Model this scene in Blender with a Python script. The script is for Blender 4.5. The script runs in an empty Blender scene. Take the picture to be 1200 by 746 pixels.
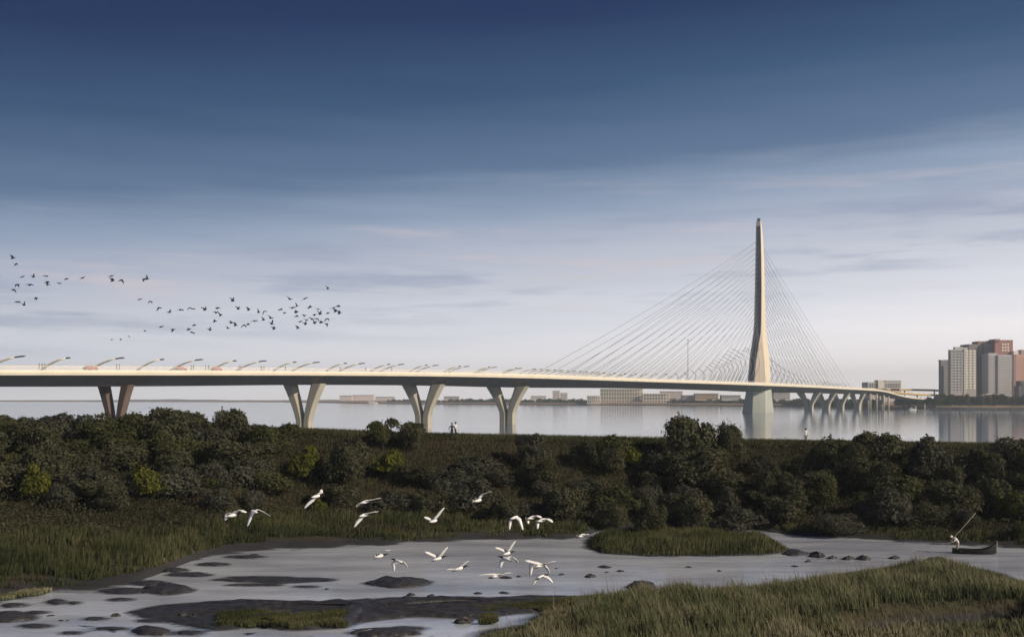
import bpy, math, random
import numpy as np
from mathutils import Vector, Matrix
random.seed(7); RNG = np.random.default_rng(11)
sc = bpy.context.scene
COL = sc.collection
# ------------------------------------------------------------------ camera
F = 1300.0; HZ = 467.0; CAMZ = 14.0           # focal length and horizon row, in pixels of a 1200 px wide frame
cam = bpy.data.cameras.new('camera'); co = bpy.data.objects.new('camera', cam); COL.objects.link(co)
co.location = (0, 0, CAMZ); co.rotation_euler = (math.pi/2, 0, 0)
cam.sensor_width = 36; cam.lens = F/1200*36; cam.shift_y = (HZ-373)/1200
cam.clip_start = 0.5; cam.clip_end = 30000
sc.camera = co
# ------------------------------------------------------------------ sun, sky, exposure
SUN_EL = math.radians(29); SUN_DIR = Vector((0.87, -0.5, 0)).normalized()*math.cos(SUN_EL) + Vector((0, 0, math.sin(SUN_EL)))
sl = bpy.data.lights.new('sun', 'SUN'); sl.energy = 4.3; sl.angle = math.radians(0.5); sl.color = (1.0, 0.85, 0.66)
so = bpy.data.objects.new('sun', sl); COL.objects.link(so)
so.rotation_euler = SUN_DIR.to_track_quat('Z', 'Y').to_euler(); so.location = (200, -100, 150)
sc.view_settings.view_transform = 'Standard'; sc.view_settings.look = 'None'
sc.cycles.volume_bounces = 2
sc.view_settings.exposure = 0; sc.view_settings.gamma = 1
def lin(*c):
    r = [(v/255/12.92 if v/255 <= .04045 else ((v/255+.055)/1.055)**2.4) for v in c]
    return (*r, 1.0)
w = bpy.data.worlds.new('World'); sc.world = w; w.use_nodes = True
nt = w.node_tree; nt.nodes.clear()
def N(t, **k):
    n = nt.nodes.new(t)
    for a, v in k.items(): setattr(n, a, v)
    return n
def L(a, b): nt.links.new(a, b)
def math_n(op, a, b=None, c=None, clamp=False):
    n = N('ShaderNodeMath', operation=op, use_clamp=clamp)
    for i, v in enumerate((a, b, c)):
        if v is None: continue
        if isinstance(v, (int, float)): n.inputs[i].default_value = v
        else: L(v, n.inputs[i])
    return n.outputs[0]
def mix_n(fac, a, b, typ='MIX'):
    n = N('ShaderNodeMix', data_type='RGBA', blend_type=typ)
    for i, v in ((0, fac), (6, a), (7, b)):
        if isinstance(v, (int, float)): n.inputs[i].default_value = v
        elif isinstance(v, tuple): n.inputs[i].default_value = v
        else: L(v, n.inputs[i])
    return n.outputs[2]
def ramp_n(fac, stops, interp='LINEAR'):
    n = N('ShaderNodeValToRGB'); cr = n.color_ramp; cr.interpolation = interp
    while len(cr.elements) < len(stops): cr.elements.new(0.5)
    for e, (p, c) in zip(cr.elements, stops): e.position = p; e.color = c
    L(fac, n.inputs[0]); return n.outputs[0]
out = N('ShaderNodeOutputWorld'); bg = N('ShaderNodeBackground'); L(bg.outputs[0], out.inputs[0])
tc = N('ShaderNodeTexCoord'); sep = N('ShaderNodeSeparateXYZ'); L(tc.outputs['Generated'], sep.inputs[0])
sky = N('ShaderNodeTexSky'); sky.sky_type = 'NISHITA'; sky.sun_disc = False
sky.sun_elevation = SUN_EL; sky.sun_rotation = math.atan2(SUN_DIR.x, SUN_DIR.y)
zz = math_n('MAXIMUM', sep.outputs[2], 0.0)
zz = math_n('MULTIPLY_ADD', sep.outputs[0], -0.075, zz)            # paler towards the sun's side
zr = math_n('MULTIPLY', zz, 2.0, clamp=True)
mp = N('ShaderNodeMapping'); L(tc.outputs['Generated'], mp.inputs[0]); mp.inputs['Scale'].default_value = (3.0, 3.0, 40.0)
nz = N('ShaderNodeTexNoise'); nz.inputs['Scale'].default_value = 1.6; nz.inputs['Detail'].default_value = 7; nz.inputs['Roughness'].default_value = .55
L(mp.outputs[0], nz.inputs[0])
zr2 = math_n('MULTIPLY_ADD', math_n('SUBTRACT', nz.outputs[0], 0.5), 0.06, zr, clamp=True)
grad = ramp_n(zr2, [(0.0, lin(270, 262, 262)), (0.06, lin(261, 256, 259)), (0.12, lin(236, 237, 246)), (0.20, lin(207, 211, 223)), (0.26, lin(184, 190, 208)),
                   (0.33, lin(145, 162, 188)), (0.41, lin(88, 114, 148)), (0.53, lin(47, 79, 117)), (0.66, lin(6, 42, 90)), (0.86, lin(2, 26, 68)), (1.0, lin(2, 24, 64))])
band = ramp_n(zr, [(0.11, (0, 0, 0, 1)), (0.2, (1, 1, 1, 1)), (0.27, (.9, .9, .9, 1)), (0.34, (.25, .25, .25, 1)), (0.41, (0, 0, 0, 1))])
mp2 = N('ShaderNodeMapping'); L(tc.outputs['Generated'], mp2.inputs[0]); mp2.inputs['Scale'].default_value = (2.2, 2.2, 26.0); mp2.inputs['Location'].default_value = (3.1, 0, .7)
nz2 = N('ShaderNodeTexNoise'); nz2.inputs['Scale'].default_value = 2.2; nz2.inputs['Detail'].default_value = 8; nz2.inputs['Roughness'].default_value = .6
L(mp2.outputs[0], nz2.inputs[0])
dark = ramp_n(nz2.outputs[0], [(0.52, (0, 0, 0, 1)), (0.66, (1, 1, 1, 1))])
pale = ramp_n(nz2.outputs[0], [(0.32, (1, 1, 1, 1)), (0.45, (0, 0, 0, 1))])
dk = math_n('MULTIPLY', math_n('MULTIPLY', dark, band), 0.50)
pl = math_n('MULTIPLY', math_n('MULTIPLY', pale, band), 0.6)
c1 = mix_n(dk, grad, lin(134, 147, 178))
c2 = mix_n(pl, c1, lin(216, 204, 209))
ns = mix_n(1.0, sky.outputs[0], (0.06, 0.06, 0.06, 1), 'MULTIPLY')   # the physical sky at 0.06
c3 = mix_n(0.012, c2, ns)
L(c3, bg.inputs[0]); bg.inputs[1].default_value = 1.0

# ------------------------------------------------------------------ helpers
def lvl(px, py, z):
    Y = (CAMZ-z)*F/(py-HZ); return Vector(((px-600)*Y/F, Y, z))
def at(px, py, Y): return Vector(((px-600)*Y/F, Y, CAMZ+(HZ-py)*Y/F))
def tag(o, label=None, cat=None, group=None, kind=None):
    for k, v in (('label', label), ('category', cat), ('group', group), ('kind', kind)):
        if v: o[k] = v
    return o
def thing(name, label, cat, loc=(0, 0, 0), rz=0, group=None):
    o = bpy.data.objects.new(name, None); COL.objects.link(o); o.empty_display_size = .2
    o.location = loc; o.rotation_euler = (0, 0, rz)
    return tag(o, label, cat, group)
class MB:
    def __init__(s): s.v = []; s.f = []; s.mi = []; s.m = 0
    def add(s, vs, fs):
        b = len(s.v); s.v += [tuple(v) for v in vs]; s.f += [tuple(i+b for i in f) for f in fs]; s.mi += [s.m]*len(fs)
    def box(s, c, d, rz=0, rot=None):
        hx, hy, hz = d[0]/2, d[1]/2, d[2]/2
        R = rot if rot is not None else Matrix.Rotation(rz, 3, 'Z'); c = Vector(c)
        vs = [c+R@Vector((x*hx, y*hy, z*hz)) for z in (-1, 1) for x, y in ((-1, -1), (1, -1), (1, 1), (-1, 1))]
        s.add(vs, [(3, 2, 1, 0), (4, 5, 6, 7), (0, 1, 5, 4), (1, 2, 6, 5), (2, 3, 7, 6), (3, 0, 4, 7)])
    def loft(s, rings, caps=True, closed=True):
        n = len(rings[0]); vs = [p for r in rings for p in r]; fs = []
        for i in range(len(rings)-1):
            for j in range(n if closed else n-1):
                a = i*n+j; b = i*n+(j+1) % n; fs.append((a, b, b+n, a+n))
        if caps and closed: fs += [tuple(range(n))[::-1], tuple(range((len(rings)-1)*n, len(rings)*n))]
        s.add(vs, fs)
    def tube(s, path, rad, n=6):
        path = [Vector(p) for p in path]; rings = []
        rad = rad if isinstance(rad, (list, tuple)) else [rad]*len(path)
        u = None
        for i, p in enumerate(path):
            t = (path[min(i+1, len(path)-1)]-path[max(i-1, 0)]).normalized()
            if u is None: u = t.orthogonal().normalized()
            else: u = (u-t*u.dot(t)).normalized()
            v = t.cross(u)
            rings.append([p+(u*math.cos(2*math.pi*k/n)+v*math.sin(2*math.pi*k/n))*rad[i] for k in range(n)])
        s.loft(rings)
    def mesh(s, name, mats, smooth=False):
        me = bpy.data.meshes.new(name); me.from_pydata(s.v, [], s.f)
        for m in (mats if isinstance(mats, (list, tuple)) else [mats]): me.materials.append(m)
        me.polygons.foreach_set('material_index', s.mi)
        if smooth: me.polygons.foreach_set('use_smooth', [True]*len(s.f))
        me.update(); return me
    def build(s, name, mats, parent=None, smooth=False, loc=None):
        return link(name, s.mesh(name, mats, smooth), parent, loc)
def link(name, me, parent=None, loc=None):
    o = bpy.data.objects.new(name, me); COL.objects.link(o)
    if parent: o.parent = parent
    if loc is not None: o.location = loc
    return o
def np_mesh(name, V, Fc, mat, attrs=None, smooth=False):
    """V (n,3), Fc (m,k) arrays"""
    me = bpy.data.meshes.new(name); n, (m, k) = len(V), Fc.shape
    me.vertices.add(n); me.vertices.foreach_set('co', V.astype(np.float32).ravel())
    me.loops.add(m*k); me.loops.foreach_set('vertex_index', Fc.astype(np.int32).ravel())
    me.polygons.add(m); me.polygons.foreach_set('loop_start', np.arange(0, m*k, k, dtype=np.int32))
    me.polygons.foreach_set('loop_total', np.full(m, k, dtype=np.int32))
    if smooth: me.polygons.foreach_set('use_smooth', np.ones(m, dtype=bool))
    for a, val in (attrs or {}).items():
        at_ = me.attributes.new(a, 'FLOAT', 'POINT'); at_.data.foreach_set('value', val.astype(np.float32))
    me.materials.append(mat); me.update(calc_edges=True); me.validate(); return me

# ------------------------------------------------------------------ materials
def mat(name, col, rough=.7, spec=.3, noise=0, scale=1.0, col2=None, bump=0, metallic=0, stretch=None, alpha=None):
    m = bpy.data.materials.new(name); m.use_nodes = True
    t = m.node_tree; b = t.nodes['Principled BSDF']
    b.inputs['Base Color'].default_value = (*col, 1); b.inputs['Roughness'].default_value = rough
    b.inputs['Specular IOR Level'].default_value = spec; b.inputs['Metallic'].default_value = metallic
    if noise or col2 or bump:
        tcn = t.nodes.new('ShaderNodeTexCoord'); no = t.nodes.new('ShaderNodeTexNoise')
        no.inputs['Scale'].default_value = scale; no.inputs['Detail'].default_value = 6
        if stretch:
            mpn = t.nodes.new('ShaderNodeMapping'); mpn.inputs['Scale'].default_value = stretch
            t.links.new(tcn.outputs['Object'], mpn.inputs[0]); t.links.new(mpn.outputs[0], no.inputs[0])
        else: t.links.new(tcn.outputs['Object'], no.inputs[0])
        cr = t.nodes.new('ShaderNodeValToRGB')
        c2 = col2 or tuple(c*(1-noise) for c in col)
        cr.color_ramp.elements[0].position = .35; cr.color_ramp.elements[0].color = (*c2, 1)
        cr.color_ramp.elements[1].position = .65; cr.color_ramp.elements[1].color = (*col, 1)
        t.links.new(no.outputs[0], cr.inputs[0]); t.links.new(cr.outputs[0], b.inputs['Base Color'])
        if bump:
            bp = t.nodes.new('ShaderNodeBump'); bp.inputs['Strength'].default_value = bump; bp.inputs['Distance'].default_value = .1
            t.links.new(no.outputs[0], bp.inputs['Height']); t.links.new(bp.outputs[0], b.inputs['Normal'])
    if alpha is not None: b.inputs['Alpha'].default_value = alpha
    return m
def leaf_mat(name, stops, trans=0.0):
    """colour from the per-leaf attribute 'tint' (0..1): leaves and blades of different colour"""
    m = bpy.data.materials.new(name); m.use_nodes = True
    t = m.node_tree; b = t.nodes['Principled BSDF']
    b.inputs['Roughness'].default_value = .75; b.inputs['Specular IOR Level'].default_value = .12
    a = t.nodes.new('ShaderNodeAttribute'); a.attribute_name = 'tint'
    cr = t.nodes.new('ShaderNodeValToRGB'); e = cr.color_ramp.elements
    while len(e) < len(stops): e.new(.5)
    for q, (p, c) in zip(e, stops): q.position = p; q.color = (*c, 1)
    t.links.new(a.outputs['Fac'], cr.inputs[0]); t.links.new(cr.outputs[0], b.inputs['Base Color'])
    if trans:
        tl = t.nodes.new('ShaderNodeBsdfTranslucent'); mxs = t.nodes.new('ShaderNodeMixShader'); mxs.inputs[0].default_value = trans
        t.links.new(cr.outputs[0], tl.inputs[0]); t.links.new(b.outputs[0], mxs.inputs[1]); t.links.new(tl.outputs[0], mxs.inputs[2])
        t.links.new(mxs.outputs[0], t.nodes['Material Output'].inputs[0])
    return m
M = {}
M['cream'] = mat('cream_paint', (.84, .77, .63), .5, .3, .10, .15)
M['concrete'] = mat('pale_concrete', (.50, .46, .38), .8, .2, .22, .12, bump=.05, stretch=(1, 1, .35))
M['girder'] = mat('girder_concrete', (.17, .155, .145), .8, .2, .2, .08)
M['asphalt'] = mat('asphalt', (.05, .05, .05), .9, .2, .2, .5)
M['tower'] = mat('tower_concrete', (.80, .70, .56), .6, .3, .08, .06, stretch=(1, 1, .2))
M['cable'] = mat('cable_sheath', (.34, .34, .37), .5, .3)
M['glassrail'] = mat('rail_glass', (.75, .74, .76), .2, .4, alpha=.22)
M['lampmetal'] = mat('lamp_paint', (.86, .79, .62), .5, .3)
M['lampdark'] = mat('lamp_head_paint', (.06, .06, .075), .4, .4)
M['mud'] = mat('wet_mud', (.056, .055, .060), .42, .5, .5, 2.2, col2=(.026, .026, .030), bump=1.0)
M['stone'] = mat('wet_stone', (.055, .052, .055), .6, .35, .4, 2.5, bump=.5)
M['bark'] = mat('bark', (.06, .05, .04), .9, .1, .4, 6, bump=.3)
M['white'] = mat('white_feather', (.82, .82, .82), .7, .2)
M['black'] = mat('black_feather', (.012, .012, .014), .7, .2)
M['flock'] = mat('dark_feather', (.035, .04, .055), .8, .2)
M['skin'] = mat('skin', (.33, .19, .12), .6, .3)
M['hair'] = mat('dark_hair', (.015, .013, .012), .6, .3)
M['shirt'] = mat('white_cotton', (.78, .78, .78), .8, .1)
M['navy'] = mat('dark_cloth', (.022, .024, .032), .85, .1)
M['tan'] = mat('tan_cloth', (.46, .38, .28), .85, .1, .2, 5)
M['greycloth'] = mat('grey_beige_cloth', (.20, .19, .16), .85, .1, .2, 5)
M['boatwood'] = mat('tarred_wood', (.012, .011, .011), .55, .3, .4, 3, stretch=(1, 6, 6))
M['boatpale'] = mat('worn_grey_paint', (.30, .29, .29), .6, .3, .3, 4)
M['polewood'] = mat('bleached_wood', (.40, .36, .30), .7, .2, .2, 5)
M['redcar'] = mat('red_car_paint', (.42, .10, .06), .3, .5)
M['glass'] = mat('dark_glass', (.03, .035, .045), .1, .6)
M['rubber'] = mat('rubber', (.02, .02, .02), .8, .2)
M['redcloth'] = mat('rust_cloth', (.25, .10, .06), .85, .1)

# ------------------------------------------------------------------ terrain
PZ = 1.0                                         # level of the pond
FW = [(-200, 725), (-60, 712), (0, 703), (60, 692), (120, 687), (160, 681), (196, 667), (230, 655), (270, 647), (330, 642), (430, 638), (560, 631),
      (640, 631), (680, 629), (700, 622), (760, 619), (830, 619), (900, 622), (930, 626), (1000, 630), (1100, 636), (1200, 641), (1400, 650)]
fw = sorted([(lvl(x, y, PZ).x, lvl(x, y, PZ).y) for x, y in FW]); fwx = np.array([a for a, b in fw]); fwy = np.array([b for a, b in fw])
def poly(pts, z=PZ): return np.array([tuple(lvl(x, y, z).xy) for x, y in pts])
NEAR = poly([(470, 790), (540, 752), (585, 738), (610, 729), (640, 713), (665, 704), (700, 699), (735, 694), (780, 691), (830, 692), (880, 690), (930, 684),
             (975, 676), (1000, 671), (1030, 666), (1100, 662), (1160, 670), (1200, 683), (1260, 700), (1500, 720), (1700, 1100), (200, 1100), (360, 830)])
ISLE = poly([(690, 632), (690, 641), (705, 648), (760, 651), (830, 651), (900, 649), (926, 644), (900, 634), (830, 629), (760, 628), (710, 628)])
GAPP = poly([(975, 726), (1040, 713), (1130, 709), (1215, 702), (1215, 732), (1130, 739), (1040, 743), (985, 740)], 1.7)  # bare mud hollow added as a dark band in place of grass shade
def sdf(P, X, Y):
    """distance to the polygon's edge, positive inside"""
    d = np.full(X.shape, 1e9); ins = np.zeros(X.shape, bool)
    for i in range(len(P)):
        ax, ay = P[i]; bx, by = P[(i+1) % len(P)]
        ex, ey = bx-ax, by-ay; t = np.clip(((X-ax)*ex+(Y-ay)*ey)/(ex*ex+ey*ey+1e-9), 0, 1)
        d = np.minimum(d, np.hypot(X-ax-t*ex, Y-ay-t*ey))
        c = (ay > Y) != (by > Y)
        ins ^= c & (X < (bx-ax)*(Y-ay)/((by-ay) if by != ay else 1e-9)+ax)
    return np.where(ins, d, -d)
def wob(X, Y, s, ph=0):
    return (np.sin(X*.9*s+1.3+ph)+np.sin(Y*1.1*s+.4+ph)+np.sin((X+Y)*.53*s+ph*2)+np.sin((X*.7-Y*1.3)*s*1.9+ph))/4
YC = 130.0
def terrain(X, Y):
    X = np.asarray(X, float); Y = np.asarray(Y, float)
    yw = np.interp(X, fwx, fwy)+.7*wob(X, Y*0, .9)+.75*wob(X, Y*.3, 2.7, 5)
    zc = np.interp(X, [-60, -27, -10, 5, 25, 58], [10.6, 10.25, 9.6, 9.3, 8.9, 8.4])
    u = (Y-yw)/(YC-yw)
    pr = np.interp(u, [-.2, 0, .06, .30, .5, .75, .93, 1.0], [-.12, 0, .035, .14, .33, .66, .93, 1.0])
    far = PZ+(zc-PZ)*pr+.22*wob(X, Y, .8)*np.clip(u*3, 0, 1)*np.clip((YC-2-Y)/6, 0, 1)
    far = far+np.where(u < .16, 1, 0)*np.clip(1-u/.16, 0, 1)*.20*wob(X*1.0, Y*2.4, 1.25, 7)
    back = zc-np.clip(Y-YC-5, 0, None)*.65
    far = np.where(Y > YC, np.minimum(zc, back), far)
    dn = sdf(NEAR, X, Y)+.5*wob(X, Y, 1.1, 2)
    near = PZ+np.where(dn > 0, np.minimum(dn*.10, 1.0), dn*.25)+.06*wob(X, Y, 1.4)
    near = near-np.clip(sdf(GAPP, X, Y)*.9, 0, 1.0)
    di = sdf(ISLE, X, Y)+.25*wob(X, Y, 1.6, 1)
    di = di+.45*wob(X, Y, 2.9, 3)
    isl = PZ+np.where(di > 0, np.minimum(di*.15, .25), di*.3)
    z = np.maximum(np.maximum(far, near), np.maximum(isl, PZ-.6))
    return np.where(Y > YC, np.maximum(far, -3.0), z)
gx = np.unique(np.concatenate([np.linspace(-420, -80, 35), np.arange(-80, 80.01, .55), np.linspace(80, 420, 35)]))
gy = np.unique(np.concatenate([np.linspace(-120, 30, 20), np.arange(30, 152.01, .55)]))
GX, GY = np.meshgrid(gx, gy); GZ = terrain(GX, GY)
idx = np.arange(GX.size).reshape(GX.shape)
quads = np.stack([idx[:-1, :-1], idx[:-1, 1:], idx[1:, 1:], idx[1:, :-1]], -1).reshape(-1, 4)
gm = bpy.data.materials.new('marsh_soil'); gm.use_nodes = True; t = gm.node_tree; b = t.nodes['Principled BSDF']
b.inputs['Roughness'].default_value = .85; b.inputs['Specular IOR Level'].default_value = .2
tcn = t.nodes.new('ShaderNodeTexCoord'); n1 = t.nodes.new('ShaderNodeTexNoise'); n1.inputs['Scale'].default_value = .16; n1.inputs['Detail'].default_value = 8
t.links.new(tcn.outputs['Object'], n1.inputs[0])
cr = t.nodes.new('ShaderNodeValToRGB'); e = cr.color_ramp.elements; e.new(.5)
for q, (p, c) in zip(e, [(.36, (.044, .042, .022)), (.5, (.060, .048, .031)), (.64, (.048, .046, .024))]): q.position = p; q.color = (*c, 1)
t.links.new(n1.outputs[0], cr.inputs[0])
sp = t.nodes.new('ShaderNodeSeparateXYZ'); t.links.new(tcn.outputs['Object'], sp.inputs[0])
ad = t.nodes.new('ShaderNodeMath'); ad.operation = 'MULTIPLY_ADD'; ad.inputs[1].default_value = .5; t.links.new(n1.outputs[0], ad.inputs[0]); t.links.new(sp.outputs[2], ad.inputs[2])
mr = t.nodes.new('ShaderNodeMapRange'); mr.inputs[1].default_value = PZ+.50; mr.inputs[2].default_value = PZ+.80; t.links.new(ad.outputs[0], mr.inputs[0])
mx = t.nodes.new('ShaderNodeMix'); mx.data_type = 'RGBA'; mx.inputs[6].default_value = (.036, .036, .041, 1)
t.links.new(mr.outputs[0], mx.inputs[0]); t.links.new(cr.outputs[0], mx.inputs[7]); t.links.new(mx.outputs[2], b.inputs['Base Color'])
n3 = t.nodes.new('ShaderNodeTexNoise'); n3.inputs['Scale'].default_value = 3; n3.inputs['Detail'].default_value = 8; t.links.new(tcn.outputs['Object'], n3.inputs[0])
bp = t.nodes.new('ShaderNodeBump'); bp.inputs['Strength'].default_value = .6; bp.inputs['Distance'].default_value = .12
t.links.new(n3.outputs[0], bp.inputs['Height']); t.links.new(bp.outputs[0], b.inputs['Normal'])
g = link('ground', np_mesh('ground', np.stack([GX, GY, GZ], -1).reshape(-1, 3), quads, gm, smooth=True)); tag(g, kind='structure')
def tz(x, y): return float(terrain(np.array([x]), np.array([y]))[0])
YS = np.arange(40, 131, .25)
def hit(px, py):
    X = (px-600)/F*YS; zr_ = CAMZ-(py-HZ)*YS/F; d = terrain(X, YS)-zr_
    k = np.argmax((d > 0) & (YS > 72)) if (d > 0).any() else len(YS)-1
    return Vector((X[k], YS[k], float(terrain(X[k:k+1], YS[k:k+1])[0])))

# ------------------------------------------------------------------ water
def water(name, base, rough, s1, s2, b1, b2, ior=1.33):
    m = bpy.data.materials.new(name); m.use_nodes = True; t = m.node_tree; b = t.nodes['Principled BSDF']
    b.inputs['Base Color'].default_value = (*base, 1); b.inputs['Roughness'].default_value = rough; b.inputs['IOR'].default_value = ior
    tcn = t.nodes.new('ShaderNodeTexCoord'); last = None
    for s, st, dist in ((s1, b1, .25), (s2, b2, .05)):
        mpn = t.nodes.new('ShaderNodeMapping'); mpn.inputs['Scale'].default_value = (.55, 1.4, 1); t.links.new(tcn.outputs['Object'], mpn.inputs[0])
        no = t.nodes.new('ShaderNodeTexNoise'); no.inputs['Scale'].default_value = s; no.inputs['Detail'].default_value = 4; t.links.new(mpn.outputs[0], no.inputs[0])
        bpn = t.nodes.new('ShaderNodeBump'); bpn.inputs['Strength'].default_value = st; bpn.inputs['Distance'].default_value = dist
        t.links.new(no.outputs[0], bpn.inputs['Height'])
        if last: t.links.new(last, bpn.inputs['Normal'])
        last = bpn.outputs[0]
    t.links.new(last, b.inputs['Normal']); return m
mb = MB(); mb.add([(-7300, 100, 0), (7300, 100, 0), (7300, 7700, 0), (-7300, 7700, 0)], [(0, 1, 2, 3)])
tag(mb.build('river_water', water('river_surface', (.13, .19, .28), .08, .05, .6, .20, .25)), kind='structure')
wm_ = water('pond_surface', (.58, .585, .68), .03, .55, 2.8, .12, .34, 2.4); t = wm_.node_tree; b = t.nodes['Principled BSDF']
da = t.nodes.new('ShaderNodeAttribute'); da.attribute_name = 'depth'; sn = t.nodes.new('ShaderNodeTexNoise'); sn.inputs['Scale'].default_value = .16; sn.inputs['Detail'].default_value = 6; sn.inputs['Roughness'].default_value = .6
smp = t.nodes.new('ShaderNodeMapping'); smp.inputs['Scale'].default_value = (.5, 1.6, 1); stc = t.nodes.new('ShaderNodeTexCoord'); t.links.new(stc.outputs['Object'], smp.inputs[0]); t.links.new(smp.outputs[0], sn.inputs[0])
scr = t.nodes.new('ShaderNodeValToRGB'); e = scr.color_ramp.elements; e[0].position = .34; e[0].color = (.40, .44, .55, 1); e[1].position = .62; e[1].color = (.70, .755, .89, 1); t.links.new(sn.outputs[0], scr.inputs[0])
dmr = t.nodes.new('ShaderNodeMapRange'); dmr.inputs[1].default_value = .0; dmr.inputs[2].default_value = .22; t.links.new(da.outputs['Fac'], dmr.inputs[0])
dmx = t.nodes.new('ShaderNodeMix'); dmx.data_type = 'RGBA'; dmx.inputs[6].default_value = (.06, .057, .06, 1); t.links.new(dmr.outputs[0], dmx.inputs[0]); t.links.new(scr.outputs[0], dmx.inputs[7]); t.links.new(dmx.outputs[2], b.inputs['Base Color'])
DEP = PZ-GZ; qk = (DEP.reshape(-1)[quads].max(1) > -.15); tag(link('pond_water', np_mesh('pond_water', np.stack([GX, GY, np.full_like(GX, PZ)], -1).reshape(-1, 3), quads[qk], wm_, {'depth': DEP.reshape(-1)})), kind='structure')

# ------------------------------------------------------------------ far shore, hills, haze
shore = [(-600, 5600), (100, 5400), (330, 4700), (420, 3400), (520, 2900), (690, 2500), (800, 2350), (880, 2150), (940, 1950), (1000, 1720), (1035, 1480), (1060, 1400), (1130, 1365), (1210, 1350), (1500, 1330), (2600, 1300)]
sh = [Vector(((x-600)*Y/F, Y, 0)) for x, Y in shore]
mb = MB(); rings = []
for p in sh:
    q = Vector((p.x, p.y, 0)); dr = Vector((.12*p.x/p.y*3, 1, 0)).normalized()
    rings.append([q+Vector((0, 0, -2)), q+Vector((0, 0, 1.6)), q+dr*8+Vector((0, 0, 2.6)), q+dr*40+Vector((0, 0, 4.5)), Vector((q.x*7600/q.y if q.y > 3000 else q.x+dr.x*5000, 7600, 5))])
mb.loft(rings, caps=False, closed=False)
M['shore'] = mat('shore_earth', (.40, .24, .17), .9, .1, .5, .012, col2=(.26, .19, .145), stretch=(1, 1, 1))
tag(mb.build('far_shore', M['shore'], smooth=False), kind='structure')
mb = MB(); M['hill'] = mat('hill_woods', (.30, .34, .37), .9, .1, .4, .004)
xs = np.linspace(-2700, -300, 60); top = [4+7*max(0, math.sin((x+2700)/2400*math.pi))*(.6+.4*math.sin(x*.006)+.15*math.sin(x*.031)) for x in xs]
mb.loft([[Vector((x, 5500, 1)), Vector((x, 5650, 1+h*.8)), Vector((x, 5800, 1+h)), Vector((x, 6400, 1))] for x, h in zip(xs, top)], caps=False, closed=False)
tag(mb.build('far_hills', M['hill'], smooth=True), kind='structure')
hm = bpy.data.materials.new('haze_air'); hm.use_nodes = True; hm.node_tree.nodes.clear()
ho = hm.node_tree.nodes.new('ShaderNodeOutputMaterial'); hv = hm.node_tree.nodes.new('ShaderNodeVolumePrincipled')
hv.inputs['Color'].default_value = (.80, .92, 1.0, 1); hv.inputs['Density'].default_value = .00012; hv.inputs['Anisotropy'].default_value = .1
hm.node_tree.links.new(hv.outputs[0], ho.inputs['Volume'])
mb = MB(); mb.box((0, 3700, 99), (15000, 8200, 206)); tag(mb.build('haze', hm), kind='stuff')

# ------------------------------------------------------------------ bridge
# stations: x pixel, distance, deck-edge row, underside row, half width
ST = [(-330, 150, 428, 462, 7.0), (-20, 280, 433.6, 453, 7.0), (135, 325, 433.9, 452.7, 7.2), (357, 423, 435.2, 450.8, 9.0), (496, 520, 436.5, 451.5, 11.0), (595, 617, 438.4, 453.6, 12.6),
      (741, 815, 444.2, 454.8, 14), (830, 970, 447.2, 457, 15.5), (889, 1110, 449.2, 459.2, 17), (948, 1250, 452.0, 460.2, 15), (968, 1300, 453.2, 460.8, 14.5), (985, 1335, 454.2, 461.2, 14),
      (1005, 1370, 455.4, 461.6, 13.5), (1030, 1397, 458.0, 463.0, 12), (1056, 1410, 464.5, 468.5, 11), (1090, 1420, 468, 471.0, 10), (1130, 1430, 470, 472.5, 9)]
def z_at(y, Y): return CAMZ+(HZ-y)*Y/F
raw = []
for x, Y, yt, yb, hw in ST: raw.append([(x-600)*Y/F, Y, z_at(yt, Y), z_at(yb, Y), hw])
raw[0][2], raw[0][3] = 18.4, 14.6
raw = np.array(raw); cum = np.concatenate([[0], np.cumsum(np.hypot(np.diff(raw[:, 0]), np.diff(raw[:, 1])))])
def smooth_interp(s):
    """monotone-ish cubic through the stations"""
    s = np.atleast_1d(s); k = np.clip(np.searchsorted(cum, s)-1, 0, len(cum)-2); h = cum[k+1]-cum[k]; u = ((s-cum[k])/h)[:, None]
    d = np.gradient(raw, cum, axis=0)
    return raw[k]*(1+2*u)*(1-u)**2+raw[k+1]*u*u*(3-2*u)+d[k]*(h[:, None]*u*(1-u)**2)+d[k+1]*(h[:, None]*u*u*(u-1))
def frame(s):
    a = smooth_interp(s)[0]; b0 = smooth_interp(max(s-2, 0))[0]; b1 = smooth_interp(min(s+2, cum[-1]))[0]
    tdir = Vector((b1[0]-b0[0], b1[1]-b0[1], 0)).normalized(); n = Vector((tdir.y, -tdir.x, 0))   # n: towards the near side
    return Vector((a[0], a[1], a[2])), tdir, n, a[2]-a[3], a[4]
def s_of_px(px):
    ss = np.linspace(0, cum[-1], 3000); P = smooth_interp(ss); x = 600+P[:, 0]/P[:, 1]*F
    return float(ss[np.argmin(np.abs(x-px))])
SS = np.linspace(0, cum[-1], 150)
bridge = thing('cable_stayed_bridge', 'long pale cable stayed bridge with one tapering tower crossing the river', 'bridge', (0, 0, 0))
mg, mf, mr_, ma, ml = MB(), [MB(), MB()], [MB(), MB()], MB(), MB()
G, FA, RA, AS = [], [[], []], [[], []], []
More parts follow.
